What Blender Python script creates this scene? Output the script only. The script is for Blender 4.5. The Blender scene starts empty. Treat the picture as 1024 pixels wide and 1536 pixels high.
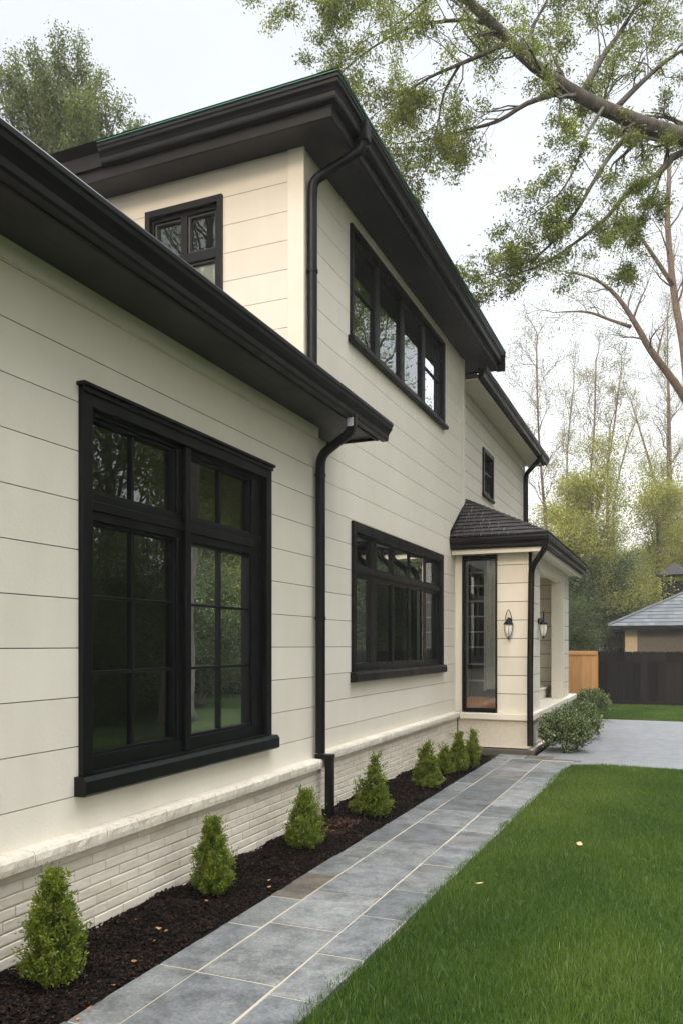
import bpy, math, random
import numpy as np
from mathutils import Vector, Matrix

C = bpy.context.scene.collection
scn = bpy.context.scene
TH = math.radians(22.74)
ST, CT = math.sin(TH), math.cos(TH)
CAMZ = 1.65

# ------------------------------------------------------------------ camera
cd = bpy.data.cameras.new('camera')
cam = bpy.data.objects.new('camera', cd); C.objects.link(cam)
cam.location = (0, 0, CAMZ)
cam.rotation_euler = (math.radians(90), 0, TH)
cd.sensor_fit = 'VERTICAL'; cd.sensor_height = 36.0; cd.sensor_width = 24.0
cd.lens = 36.0 * 1200 / 1536
cd.shift_y = 200.0 / 1536
cd.clip_start = 0.05; cd.clip_end = 2000
scn.camera = cam

# ------------------------------------------------------------------ sky, sun, exposure
SUN_EL = math.radians(27); SUN_AZ = math.radians(181)     # azimuth clockwise from +Y
world = bpy.data.worlds.new('World'); scn.world = world
world.use_nodes = True
wn = world.node_tree; wn.nodes.clear()
wo = wn.nodes.new('ShaderNodeOutputWorld'); bg = wn.nodes.new('ShaderNodeBackground')
sky = wn.nodes.new('ShaderNodeTexSky'); sky.sky_type = 'NISHITA'; sky.sun_disc = False
sky.sun_elevation = SUN_EL; sky.sun_rotation = SUN_AZ
sky.air_density = 1.0; sky.dust_density = 4.0; sky.ozone_density = 1.0
tc = wn.nodes.new('ShaderNodeTexCoord')
sep = wn.nodes.new('ShaderNodeSeparateXYZ'); wn.links.new(tc.outputs['Generated'], sep.inputs[0])
# overcast layer: brighter overhead than at the horizon, with soft cloud mottling
mr = wn.nodes.new('ShaderNodeMapRange'); mr.inputs['From Min'].default_value = 0.63; mr.inputs['From Max'].default_value = 1.0
mr.inputs['To Min'].default_value = 3.55; mr.inputs['To Max'].default_value = 36.0
wn.links.new(sep.outputs['Z'], mr.inputs['Value'])
nz = wn.nodes.new('ShaderNodeTexNoise'); nz.inputs['Scale'].default_value = 1.7; nz.inputs['Detail'].default_value = 5
wn.links.new(tc.outputs['Generated'], nz.inputs['Vector'])
nr = wn.nodes.new('ShaderNodeMapRange'); nr.inputs['From Min'].default_value = .3; nr.inputs['From Max'].default_value = .7
nr.inputs['To Min'].default_value = .90; nr.inputs['To Max'].default_value = 1.07
wn.links.new(nz.outputs['Fac'], nr.inputs['Value'])
mh = wn.nodes.new('ShaderNodeMapRange'); mh.inputs['From Max'].default_value = .42
mh.inputs['To Min'].default_value = 5.0; mh.inputs['To Max'].default_value = 3.5
wn.links.new(sep.outputs['Z'], mh.inputs['Value'])
mm_ = wn.nodes.new('ShaderNodeMath'); mm_.operation = 'MAXIMUM'
wn.links.new(mr.outputs[0], mm_.inputs[0]); wn.links.new(mh.outputs[0], mm_.inputs[1])
mu = wn.nodes.new('ShaderNodeMath'); mu.operation = 'MULTIPLY'
wn.links.new(mm_.outputs[0], mu.inputs[0]); wn.links.new(nr.outputs[0], mu.inputs[1])
cl = wn.nodes.new('ShaderNodeMix'); cl.data_type = 'RGBA'
cl.inputs[6].default_value = (0, 0, 0, 1); cl.inputs[7].default_value = (.955, .985, 1.03, 1)
cl.clamp_factor = False
hw = wn.nodes.new('ShaderNodeMapRange'); hw.inputs['From Min'].default_value = .05; hw.inputs['From Max'].default_value = .42
wn.links.new(sep.outputs['Z'], hw.inputs['Value'])
ht = wn.nodes.new('ShaderNodeMix'); ht.data_type = 'RGBA'; ht.inputs[6].default_value = (1.03, .985, .91, 1); ht.inputs[7].default_value = (.955, .985, 1.03, 1)
wn.links.new(hw.outputs[0], ht.inputs[0]); wn.links.new(ht.outputs[2], cl.inputs[7])
wn.links.new(mu.outputs[0], cl.inputs[0])
mx = wn.nodes.new('ShaderNodeMix'); mx.data_type = 'RGBA'; mx.inputs[0].default_value = .88
wn.links.new(sky.outputs[0], mx.inputs[6]); wn.links.new(cl.outputs[2], mx.inputs[7])
wn.links.new(mx.outputs[2], bg.inputs[0]); bg.inputs[1].default_value = 0.1
wn.links.new(bg.outputs[0], wo.inputs[0])

sl = bpy.data.lights.new('sun', 'SUN'); so = bpy.data.objects.new('sun', sl); C.objects.link(so)
sl.energy = 0.5; sl.angle = math.radians(14); sl.color = (1.0, .83, .62)
sd = Vector((math.sin(SUN_AZ) * math.cos(SUN_EL), math.cos(SUN_AZ) * math.cos(SUN_EL), math.sin(SUN_EL)))
so.rotation_euler = sd.to_track_quat('Z', 'Y').to_euler()
so.location = (0, -20, 30)

scn.view_settings.view_transform = 'Standard'; scn.view_settings.look = 'None'
scn.view_settings.gamma = 1; scn.view_settings.use_curve_mapping = False
scn.view_settings.exposure = 1.56
scn.render.engine = 'CYCLES'
scn.cycles.max_bounces = 7; scn.cycles.transparent_max_bounces = 12

# ------------------------------------------------------------------ helpers
def P(u, v, d):
    """point seen at photo pixel (u, v), d metres in front of the camera"""
    r = (u - 512) / 1200.0
    return np.array((d * (-ST + CT * r), d * (CT + ST * r), CAMZ + (968 - v) / 1200.0 * d))

def tag(o, label=None, cat=None, group=None, kind=None):
    if label: o['label'] = label
    if cat: o['category'] = cat
    if group: o['group'] = group
    if kind: o['kind'] = kind
    return o

def empty(name, loc=(0, 0, 0), rz=0.0):
    o = bpy.data.objects.new(name, None); C.objects.link(o)
    o.location = loc; o.rotation_euler = (0, 0, rz); o.empty_display_size = .2
    return o

class MB:
    """collects polygons into one mesh"""
    def __init__(self):
        self.v = []; self.f = []; self.uv = []; self.tint = []
    def poly(self, pts, uv=None, tint=0.5):
        n = len(self.v); self.v.extend([tuple(p) for p in pts])
        self.f.append(tuple(range(n, n + len(pts)))); self.uv.append(uv); self.tint.append(tint)
    def box(self, x0, x1, y0, y1, z0, z1, tint=0.5):
        n = len(self.v)
        self.v += [(x0,y0,z0),(x1,y0,z0),(x1,y1,z0),(x0,y1,z0),(x0,y0,z1),(x1,y0,z1),(x1,y1,z1),(x0,y1,z1)]
        for q in ((0,3,2,1),(4,5,6,7),(0,1,5,4),(1,2,6,5),(2,3,7,6),(3,0,4,7)):
            self.f.append(tuple(n + i for i in q)); self.uv.append(None); self.tint.append(tint)
    def lbox(self, F, s0, s1, z0, z1, n0, n1, tint=.5):
        """box in wall coordinates: s along the wall, z up, n outward"""
        a = F(s0, z0, n0); b = F(s1, z1, n1)
        self.box(min(a[0],b[0]), max(a[0],b[0]), min(a[1],b[1]), max(a[1],b[1]), min(a[2],b[2]), max(a[2],b[2]), tint)
    def prism(self, pts2, mapper, t0, t1):
        """closed 2-D outline extruded from t0 to t1; mapper(p, q, t) gives a 3-D point"""
        a = [mapper(p, q, t0) for p, q in pts2]; b = [mapper(p, q, t1) for p, q in pts2]
        n = len(a)
        for i in range(n):
            j = (i + 1) % n
            self.poly([a[i], a[j], b[j], b[i]])
        self.poly(a[::-1]); self.poly(b)
    def sweep(self, prof, path, closed_prof=True, caps=True):
        """profile (o, z): o = outward offset to the right of the travel direction; horizontal path with mitres"""
        path = [Vector((p[0], p[1])) for p in path]; rings = []
        for i, p in enumerate(path):
            d0 = (path[i] - path[i-1]).normalized() if i > 0 else None
            d1 = (path[i+1] - path[i]).normalized() if i < len(path) - 1 else None
            if d0 is None: d0 = d1
            if d1 is None: d1 = d0
            n0 = Vector((d0.y, -d0.x)); n1 = Vector((d1.y, -d1.x))
            m = (n0 + n1); m = m / max(1e-6, m.dot(n0))
            rings.append([(p.x + m.x * o, p.y + m.y * o, z) for o, z in prof])
        n = len(prof)
        for a, b in zip(rings[:-1], rings[1:]):
            for i in range(n if closed_prof else n - 1):
                j = (i + 1) % n
                self.poly([a[i], b[i], b[j], a[j]])
        if caps and closed_prof:
            self.poly(rings[0]); self.poly(rings[-1][::-1])
    def tube(self, path, radii, sides=8, caps=True, shape=None):
        path = [Vector(p) for p in path]
        if not hasattr(radii, '__len__'): radii = [radii] * len(path)
        base = len(self.v); up = None; nn = len(path)
        for i, p in enumerate(path):
            t = (path[min(i+1, nn-1)] - path[max(i-1, 0)]).normalized()
            if up is None:
                up = Vector((0,0,1)) if abs(t.z) < .9 else Vector((0,1,0))
            a = up - t * up.dot(t)
            if a.length < 1e-4: a = t.orthogonal()
            a.normalize(); up = a; b = t.cross(a)
            for k in range(sides):
                an = 2 * math.pi * (k + .5) / sides
                ca, sa = math.cos(an), math.sin(an)
                if shape:
                    q = max(abs(ca), abs(sa)); e = shape
                    ca, sa = ca * ((1-e) + e / q), sa * ((1-e) + e / q)
                self.v.append(tuple(p + (a * ca + b * sa) * radii[i]))
        for i in range(nn - 1):
            for k in range(sides):
                k2 = (k + 1) % sides
                self.f.append((base+i*sides+k, base+i*sides+k2, base+(i+1)*sides+k2, base+(i+1)*sides+k))
                self.uv.append(None); self.tint.append(.5)
        if caps:
            self.f.append(tuple(base + k for k in range(sides))[::-1]); self.uv.append(None); self.tint.append(.5)
            self.f.append(tuple(base + (nn-1)*sides + k for k in range(sides))); self.uv.append(None); self.tint.append(.5)
    def lathe(self, prof, c, sides=16):
        n = len(self.v)
        for r, z in prof:
            for k in range(sides):
                a = 2 * math.pi * k / sides
                self.v.append((c[0] + r * math.cos(a), c[1] + r * math.sin(a), c[2] + z))
        for i in range(len(prof) - 1):
            for k in range(sides):
                k2 = (k + 1) % sides
                self.f.append((n+i*sides+k, n+i*sides+k2, n+(i+1)*sides+k2, n+(i+1)*sides+k))
                self.uv.append(None); self.tint.append(.5)
    def build(self, name, mat, parent=None, bevel=0.0, smooth=False, fixn=True):
        me = bpy.data.meshes.new(name); me.from_pydata(self.v, [], self.f); me.update()
        if any(u is not None for u in self.uv):
            ul = me.uv_layers.new(name='UVMap')
            for p, u in zip(me.polygons, self.uv):
                if u is not None:
                    for li, c in zip(p.loop_indices, u): ul.data[li].uv = c
        at = me.attributes.new('tint', 'FLOAT', 'FACE'); at.data.foreach_set('value', self.tint)
        if fixn:
            import bmesh
            bm = bmesh.new(); bm.from_mesh(me); bmesh.ops.recalc_face_normals(bm, faces=bm.faces); bm.to_mesh(me); bm.free()
        me.materials.append(mat)
        if smooth: me.polygons.foreach_set('use_smooth', [True] * len(me.polygons))
        o = bpy.data.objects.new(name, me); C.objects.link(o)
        if parent: o.parent = parent; 
        if bevel:
            m = o.modifiers.new('bevel', 'BEVEL'); m.width = bevel; m.segments = 2; m.limit_method = 'ANGLE'; m.angle_limit = math.radians(50)
        return o

def fast_mesh(name, V, F, mat, parent=None, tint=None, smooth=False):
    """V (N,3), F (M,4) numpy arrays -> object"""
    V = np.asarray(V, np.float32); F = np.asarray(F, np.int32)
    me = bpy.data.meshes.new(name)
    k = F.shape[1]
    me.vertices.add(len(V)); me.vertices.foreach_set('co', V.ravel())
    me.loops.add(F.size); me.loops.foreach_set('vertex_index', F.ravel())
    me.polygons.add(len(F)); me.polygons.foreach_set('loop_start', np.arange(0, F.size, k, dtype=np.int32))
    me.polygons.foreach_set('loop_total', np.full(len(F), k, np.int32))
    me.update(calc_edges=True)
    if tint is not None:
        at = me.attributes.new('tint', 'FLOAT', 'FACE'); at.data.foreach_set('value', np.asarray(tint, np.float32))
    if smooth: me.polygons.foreach_set('use_smooth', np.ones(len(F), bool))
    me.materials.append(mat)
    o = bpy.data.objects.new(name, me); C.objects.link(o)
    if parent: o.parent = parent
    return o

# ------------------------------------------------------------------ materials
class Mat:
    def __init__(self, name):
        self.m = bpy.data.materials.new(name); self.m.use_nodes = True
        self.t = self.m.node_tree; self.n = self.t.nodes; self.b = self.n['Principled BSDF']; self.out = self.n['Material Output']
        self.co = self.n.new('ShaderNodeTexCoord').outputs['Object']
        g = self.n.new('ShaderNodeNewGeometry'); self.pos = g.outputs['Position']
    def link(self, a, b): self.t.links.new(a, b)
    def set(self, **k):
        for kk, v in k.items(): self.b.inputs[kk.replace('_', ' ')].default_value = v
        return self
    def noise(self, scale, detail=6, rough=.6, vec=None, stretch=None):
        v = vec or self.co
        if stretch:
            mp = self.n.new('ShaderNodeMapping'); mp.inputs['Scale'].default_value = stretch
            self.link(v, mp.inputs['Vector']); v = mp.outputs[0]
        n = self.n.new('ShaderNodeTexNoise'); n.inputs['Scale'].default_value = scale; n.inputs['Detail'].default_value = detail
        n.inputs['Roughness'].default_value = rough
        self.link(v, n.inputs['Vector']); return n.outputs['Fac']
    def ramp(self, fac, stops):
        r = self.n.new('ShaderNodeValToRGB'); e = r.color_ramp.elements
        while len(e) < len(stops): e.new(.5)
        for x, (p, c) in zip(e, stops): x.position = p; x.color = (*c, 1) if len(c) == 3 else c
        self.link(fac, r.inputs[0]); return r.outputs[0]
    def mix(self, fac, a, b, mode='MIX'):
        x = self.n.new('ShaderNodeMix'); x.data_type = 'RGBA'; x.blend_type = mode
        for s, val in ((0, fac), (6, a), (7, b)):
            if hasattr(val, 'is_linked') or isinstance(val, bpy.types.NodeSocket): self.link(val, x.inputs[s])
            else: x.inputs[s].default_value = val if not isinstance(val, tuple) else ((*val, 1) if len(val) == 3 else val)
        return x.outputs[2]
    def attr(self, name='tint'):
        a = self.n.new('ShaderNodeAttribute'); a.attribute_name = name; return a.outputs['Fac']
    def color(self, s): self.link(s, self.b.inputs['Base Color']); return self
    def bump(self, h, strength=.3, dist=.01):
        b = self.n.new('ShaderNodeBump'); b.inputs['Strength'].default_value = strength; b.inputs['Distance'].default_value = dist
        self.link(h, b.inputs['Height'])
        if self.b.inputs['Normal'].is_linked:
            self.link(self.b.inputs['Normal'].links[0].from_socket, b.inputs['Normal'])
        self.link(b.outputs[0], self.b.inputs['Normal']); return self
    def rough(self, fac, lo, hi):
        r = self.n.new('ShaderNodeMapRange'); r.inputs['To Min'].default_value = lo; r.inputs['To Max'].default_value = hi
        r.inputs['From Min'].default_value = .3; r.inputs['From Max'].default_value = .7
        self.link(fac, r.inputs[0]); self.link(r.outputs[0], self.b.inputs['Roughness']); return self

def m_siding():
    a = Mat('cream_siding')
    n1 = a.noise(.9, 4); n2 = a.noise(52, 8, .72); n3 = a.noise(5, 6, .6, stretch=(1, 1, .25))
    c = a.ramp(n1, [(.3, (.705, .640, .535)), (.7, (.75, .69, .585))])
    c = a.mix(.09, c, a.ramp(n3, [(.35, (.45, .40, .31)), (.65, (.82, .78, .69))])); c = a.mix(1.0, c, a.ramp(a.attr(), [(0, (.955, .955, .95)), (1, (1.03, 1.03, 1.03))]), 'MULTIPLY')
    a.color(c); a.rough(n3, .5, .68); a.bump(n2, .42, .005); a.bump(n1, .08, .02)
    return a.m
def m_trim():
    a = Mat('cream_trim'); n = a.noise(2.5, 5); n2 = a.noise(60, 5)
    a.color(a.ramp(n, [(.3, (.70, .64, .52)), (.7, (.77, .71, .60))])); a.set(Roughness=.5); a.bump(n2, .08, .003); return a.m
def m_black(name, base, r0, r1, grain=False):
    a = Mat(name); n = a.noise(7, 7, .65); n2 = a.noise(55, 6, .6, stretch=(1, .12, 1) if grain else None)
    a.color(a.ramp(n, [(.3, tuple(x * .8 for x in base)), (.7, tuple(x * 1.3 for x in base))])); a.rough(n, r0, r1); a.bump(n2, .10, .003); a.b.inputs['Specular IOR Level'].default_value = .24; return a.m
def m_soffit():
    a = Mat('dark_stained_soffit'); n = a.noise(9, 7, .65, stretch=(1, .15, 1)); n2 = a.noise(1.2, 3)
    a.color(a.ramp(n, [(.3, (.0032, .0025, .0022)), (.7, (.0085, .0065, .0054))])); a.rough(n2, .38, .58); a.bump(n, .3, .004); return a.m
def m_brick():
    a = Mat('painted_brick'); n = a.noise(3, 4); t = a.attr(); n2 = a.noise(22, 8, .7, stretch=(1, .5, 1.4)); n3 = a.noise(90, 5)
    c = a.ramp(t, [(0, (.60, .525, .42)), (1, (.735, .665, .555))])
    c = a.mix(.25, c, a.ramp(n2, [(.38, (.44, .365, .27)), (.55, (.73, .66, .55))])); a.color(c); a.set(Roughness=.8)
    a.bump(n2, .55, .012); a.bump(n3, .25, .003); return a.m
def m_mortar(name, col):
    a = Mat(name); n = a.noise(30, 7, .7); n2 = a.noise(2, 4)
    a.color(a.ramp(n2, [(.3, tuple(x * .78 for x in col)), (.7, col)])); a.set(Roughness=.9); a.bump(n, .5, .005); return a.m
def m_coping():
    a = Mat('coping_stone'); n = a.noise(16, 8, .7, stretch=(1, 1.6, 1)); n2 = a.noise(3, 4); t = a.attr()
    c = a.ramp(n, [(.33, (.46, .385, .29)), (.5, (.68, .60, .49)), (.7, (.77, .70, .59))]); c = a.mix(.35, c, a.ramp(t, [(0, (.60, .54, .44)), (1, (.76, .71, .61))]))
    a.color(c); a.set(Roughness=.8); a.bump(n, .7, .02); return a.m
def m_slate():
    a = Mat('bluestone_slab'); t = a.attr(); n = a.noise(7, 9, .72, vec=a.pos); n2 = a.noise(60, 6, .75, vec=a.pos); n3 = a.noise(1.3, 4, vec=a.pos); n4 = a.noise(3.2, 9, .78, vec=a.pos)
    c = a.ramp(t, [(0, (.092, .098, .100)), (.2, (.132, .139, .141)), (.4, (.170, .175, .174)), (.6, (.135, .136, .128)), (.72, (.205, .207, .202)), (.85, (.135, .122, .100)), (1, (.105, .088, .068))])
    c = a.mix(1.0, c, a.ramp(n, [(.30, (.42, .44, .45)), (.47, (.85, .86, .86)), (.60, (1.05, 1.04, 1.02)), (.78, (1.7, 1.66, 1.58))]), 'MULTIPLY')
    c = a.mix(1.0, c, a.ramp(n4, [(.36, (.62, .60, .56)), (.52, (1.05, 1.05, 1.05)), (.7, (1.25, 1.22, 1.16))]), 'MULTIPLY')
    c = a.mix(1.0, c, a.ramp(n2, [(.32, (.62, .62, .62)), (.68, (1.35, 1.35, 1.35))]), 'MULTIPLY')
    a.color(c); a.rough(n3, .45, .72); a.bump(n4, .4, .012); a.bump(n, .3, .008); a.bump(n2, .35, .004); return a.m
def m_concrete():
    a = Mat('driveway_concrete'); n = a.noise(.8, 6, vec=a.pos); n2 = a.noise(60, 6, .7, vec=a.pos); n3 = a.noise(5, 8, .7, vec=a.pos)
    c = a.ramp(n, [(.3, (.125, .130, .133)), (.7, (.175, .179, .181))]); c = a.mix(.3, c, a.ramp(n3, [(.35, (.095, .10, .103)), (.65, (.26, .263, .266))]))
    a.color(c); a.set(Roughness=.75); a.bump(n2, .3, .004); a.bump(n3, .2, .01); return a.m
def m_mulch(name='bark_mulch'):
    a = Mat(name); t = a.attr(); n = a.noise(60, 6, .7, vec=a.pos)
    c = a.ramp(t, [(0, (.0045, .0032, .0026)), (.6, (.0125, .0082, .0064)), (.94, (.034, .020, .013)), (1, (.11, .055, .03))]); a.color(c); a.set(Roughness=.9); a.b.inputs['Specular IOR Level'].default_value = .12; a.bump(n, .6, .006); return a.m
def m_soil(name, c0, c1, s):
    a = Mat(name); n = a.noise(s, 8, .7, vec=a.pos); a.color(a.ramp(n, [(.3, c0), (.7, c1)])); a.set(Roughness=.95); a.b.inputs['Specular IOR Level'].default_value = .08; a.bump(n, .7, .02); return a.m
def m_leaf(name, dark, mid, light, trans=.35, rough=.5):
    a = Mat(name); t = a.attr(); c = a.ramp(t, [(0, dark), (.5, mid), (1, light)]); a.color(c); a.set(Roughness=rough)
    tr = a.n.new('ShaderNodeBsdfTranslucent'); a.link(a.mix(1.0, c, (1.25, 1.25, .7), 'MULTIPLY'), tr.inputs[0])
    ms = a.n.new('ShaderNodeMixShader'); ms.inputs[0].default_value = trans
    a.link(a.b.outputs[0], ms.inputs[1]); a.link(tr.outputs[0], ms.inputs[2]); a.link(ms.outputs[0], a.out.inputs[0]); return a.m
def m_bark(name, c0, c1):
    a = Mat(name); n = a.noise(9, 8, .7, stretch=(1, 1, .35)); n2 = a.noise(2, 4)
    c = a.ramp(n, [(.35, c0), (.65, c1)]); c = a.mix(a.ramp(n2, [(.45, (0, 0, 0)), (.7, (.35, .35, .35))]), c, (.10, .105, .06)); a.color(c); a.set(Roughness=.9); a.bump(n, .8, .03); return a.m
def m_glass():
    a = Mat('window_glass'); n = a.noise(1.6, 2); 
    gl = a.n.new('ShaderNodeBsdfGlossy'); gl.inputs['Roughness'].default_value = 0.004; gl.inputs['Color'].default_value = (.95, 1, 1, 1)
    trn = a.n.new('ShaderNodeBsdfTransparent'); trn.inputs[0].default_value = (.72, .76, .74, 1)
    bp = a.n.new('ShaderNodeBump'); bp.inputs['Strength'].default_value = .04; bp.inputs['Distance'].default_value = .02
    a.link(n, bp.inputs['Height']); a.link(bp.outputs[0], gl.inputs['Normal'])
    fr = a.n.new('ShaderNodeFresnel'); fr.inputs[0].default_value = 1.5
    m2 = a.n.new('ShaderNodeMapRange'); m2.inputs['From Max'].default_value = 1; m2.inputs['To Min'].default_value = .05; m2.inputs['To Max'].default_value = 1.0
    m3 = a.n.new('ShaderNodeMath'); m3.operation = 'MULTIPLY'; m3.inputs[1].default_value = 1.9; m3.use_clamp = True
    a.link(fr.outputs[0], m3.inputs[0]); a.link(m3.outputs[0], m2.inputs[0])
    ms = a.n.new('ShaderNodeMixShader'); a.link(m2.outputs[0], ms.inputs[0]); a.link(trn.outputs[0], ms.inputs[1]); a.link(gl.outputs[0], ms.inputs[2])
    a.link(ms.outputs[0], a.out.inputs[0]); return a.m
def m_plain(name, col, r=.6, met=0.0, s=12):
    a = Mat(name); n = a.noise(s, 6, .65); a.color(a.ramp(n, [(.3, tuple(x * .82 for x in col)), (.7, tuple(min(1, x * 1.1) for x in col))])); a.set(Roughness=r, Metallic=met); a.bump(n, .12, .004); return a.m
def m_wood(name, c0, c1, tm=.35):
    a = Mat(name); n = a.noise(5, 8, .65, stretch=(6, 6, .4)); t = a.attr(); c = a.ramp(n, [(.3, c0), (.7, c1)])
    c = a.mix(tm, c, a.ramp(t, [(0, tuple(x * .6 for x in c0)), (1, c1)])); a.color(c); a.set(Roughness=.75); a.b.inputs['Specular IOR Level'].default_value = .2; a.bump(n, .3, .004); return a.m
def m_shingle(name, c0, c1):
    a = Mat(name); t = a.attr(); n = a.noise(90, 5, .7); n2 = a.noise(3, 4)
    c = a.ramp(t, [(0, c0), (1, c1)]); c = a.mix(.3, c, a.ramp(n, [(.3, tuple(x * .5 for x in c0)), (.7, c1)])); a.color(c); a.set(Roughness=.88); a.bump(n, .5, .004); return a.m

M = dict(
    siding=m_siding(), trim=m_trim(), black=m_black('black_window_paint', (.0026, .0030, .0034), .32, .52),
    gutter=m_black('black_gutter_metal', (.0026, .0025, .0026), .32, .48), fascia=m_black('brown_black_fascia', (.0085, .0062, .0054), .42, .6, True), soffit=m_soffit(), brick=m_brick(),
    mortar=m_mortar('painted_mortar', (.60, .53, .43)), coping=m_coping(), slate=m_slate(), joint=m_mortar('sand_joint', (.40, .35, .27)),
    concrete=m_concrete(), mulch=m_mulch(), bed=m_soil('bed_soil', (.005, .004, .0035), (.014, .010, .008), 40),
    lawnsoil=m_soil('lawn_ground', (.015, .027, .007), (.030, .048, .011), 25),
    farground=m_soil('far_ground', (.014, .024, .007), (.028, .038, .012), 3),
    grass=m_leaf('grass_blade', (.036, .078, .010), (.066, .128, .018), (.140, .200, .040), .38, .5),
    shrub=m_leaf('arborvitae_leaf', (.062, .098, .010), (.135, .185, .018), (.27, .30, .040), .42),
    rshrub=m_leaf('boxwood_leaf', (.045, .075, .020), (.095, .140, .042), (.42, .46, .33), .32),
    oak=m_leaf('overhanging_leaf', (.074, .098, .021), (.150, .180, .038), (.28, .30, .072), .5),
    yleaf=m_leaf('yellow_green_leaf', (.120, .140, .030), (.245, .250, .050), (.41, .375, .085), .48),
    gleaf=m_leaf('woodland_leaf', (.046, .068, .016), (.092, .120, .030), (.175, .20, .046), .42),
    dleaf=m_leaf('dark_woodland_leaf', (.022, .038, .009), (.050, .076, .018), (.10, .125, .030), .35),
    pleaf=m_leaf('pale_spring_leaf', (.13, .14, .05), (.20, .20, .075), (.29, .27, .11), .45),
    bark=m_bark('grey_bark', (.040, .033, .027), (.135, .115, .098)), rbark=m_bark('reddish_bark', (.095, .058, .042), (.21, .14, .105)),
    glass=m_glass(), room=m_plain('dim_room', (.10, .095, .085), .9), curtain=m_plain('white_curtain', (.62, .62, .59), .9),
    cedar=m_wood('cedar_board', (.44, .215, .080), (.60, .325, .135)), blackwood=m_wood('black_stained_board', (.0040, .0036, .0036), (.0240, .0205, .0190), .75),
    shingle=m_shingle('porch_shingle', (.012, .011, .011), (.042, .036, .034)), gshingle=m_shingle('slate_shingle', (.075, .085, .095), (.16, .175, .185)),
    green=m_plain('green_drip_edge', (.05, .22, .13), .5), sticker=m_plain('pale_sticker', (.55, .56, .58), .5),
    orange=m_plain('orange_wood', (.62, .22, .05), .4, 0, 30), tan=m_plain('taupe_render', (.15, .125, .105), .9), beige=m_plain('beige_render', (.55, .42, .27), .85),
    iron=m_plain('wrought_iron', (.010, .010, .011), .45, .6, 40), chrome=m_plain('pale_metal', (.55, .55, .53), .35, .3),
    frost=m_plain('milky_glass', (.80, .79, .75), .15), deadleaf=m_leaf('fallen_leaf', (.22, .10, .035), (.42, .21, .08), (.62, .44, .27), .25), grey=m_plain('grey_window_paint', (.060, .056, .053), .45),
    groove_shade=m_plain('groove_shade_backing', (.10, .085, .068), .9),  # dark colour stands in for the shade in the siding grooves
    stonecurb=m_plain('brown_stone', (.10, .085, .075), .8, 0, 8),
)

# ------------------------------------------------------------------ ground
XW, XM, XB = -3.10, -3.25, -3.38          # facade planes: low wing, main block, rear block
YC = 6.82                                  # where the low wing ends and the two-storey block begins
PX0, PX1 = -2.44, -1.52
edge_x = lambda y: -1.545 + .019 * (y - 2.3)                    # path edges
def sheet(name, pts, z, mat, kind='structure'):
    mb = MB(); mb.poly([(x, y, z) for x, y in pts]); o = mb.build(name, mat, fixn=False); return tag(o, kind=kind)
g = MB()
g.poly([(-300, -300, -.03), (300, -300, -.03), (300, 300, -.03), (-300, 300, -.03)])
tag(g.build('ground', M['farground'], fixn=False), kind='structure')
rng = np.random.default_rng(7)
DRV_Y0, DRV_Y1 = 11.45, 18.6
# lawn: gently uneven sheet, corner by the path rounded off
def lawn_sheet(name, x0, x1, y0, y1, nx, ny, amp, cut=None):
    xs = np.linspace(x0, x1, nx); ys = np.linspace(y0, y1, ny); mb = MB()
    Z = lambda x, y: amp * (math.sin(x * 1.7 + y * .6) + math.sin(y * 1.1 - x * .5)) - .004
    for i in range(nx - 1):
        for j in range(ny - 1):
            mb.poly([(xs[a], ys[b], Z(xs[a], ys[b])) for a, b in ((i, j), (i+1, j), (i+1, j+1), (i, j+1))])
    return tag(mb.build(name, M['lawnsoil'], smooth=True), kind='structure')
lawn_sheet('lawn', PX1 - .06, 14, -6, DRV_Y0 + .02, 24, 40, .006)
lawn_sheet('lawn', -3.4, 14, DRV_Y1, 26.0, 12, 12, .006)

# driveway slab with a couple of saw joints
d = MB(); 
for (a, b) in ((DRV_Y0, 14.9), (14.912, DRV_Y1)):
    d.box(-1.92, 1.9, a, b, -.10, .016)
tag(d.build('driveway', M['concrete'], bevel=.006), kind='structure')

# bluestone path, three columns of slabs over a sandy joint bed
cols = [(-2.44, -2.219), (-2.204, -1.769), (-1.754, None)]
pb = MB(); pb.prism([(PX0 + .005, .3), (edge_x(.3) + .025, .3), (edge_x(11.62) + .025, 11.62), (PX0 + .005, 11.62)], lambda p, q, t: (p, q, t), -.1, .0185); tag(pb.build('path_joints', M['joint']), kind='structure')
ps = MB(); rr = random.Random(5)
for ci, (a, b) in enumerate(cols):
    y = .3 + (.0, .23, .11)[ci]
    k = 0
    while y < 11.55:
        L = (rr.uniform(.52, .68), rr.uniform(.58, .82), rr.uniform(.48, .70))[ci]
        y2 = min(y + L, 11.6)
        if ci == 2: b = edge_x(max(y, 2)) + .03
        jx = rr.uniform(-.003, .003); dz = rr.uniform(-.002, .002)
        t = rr.random() * .72
        if rr.random() < .16: t = rr.uniform(.8, 1)
        ps.box(a + jx, (b + jx), y, y2 - .014, -.05, .022 + dz, t)
        y = y2; k += 1
# the paving that joins path, porch corner and driveway
ps.box(-2.9, -2.455, 11.16, 11.6, -.05, .020, .35); ps.box(-2.02, -1.66, 11.62, 12.0, -.05, .021, .95); ps.box(-1.645, -1.25, 11.61, 11.76, -.05, .021, .9)
ps.box(-2.45, -2.035, 11.62, 11.98, -.05, .021, .4)
tag(ps.build('path', M['slate'], bevel=.002), kind='structure')

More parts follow.
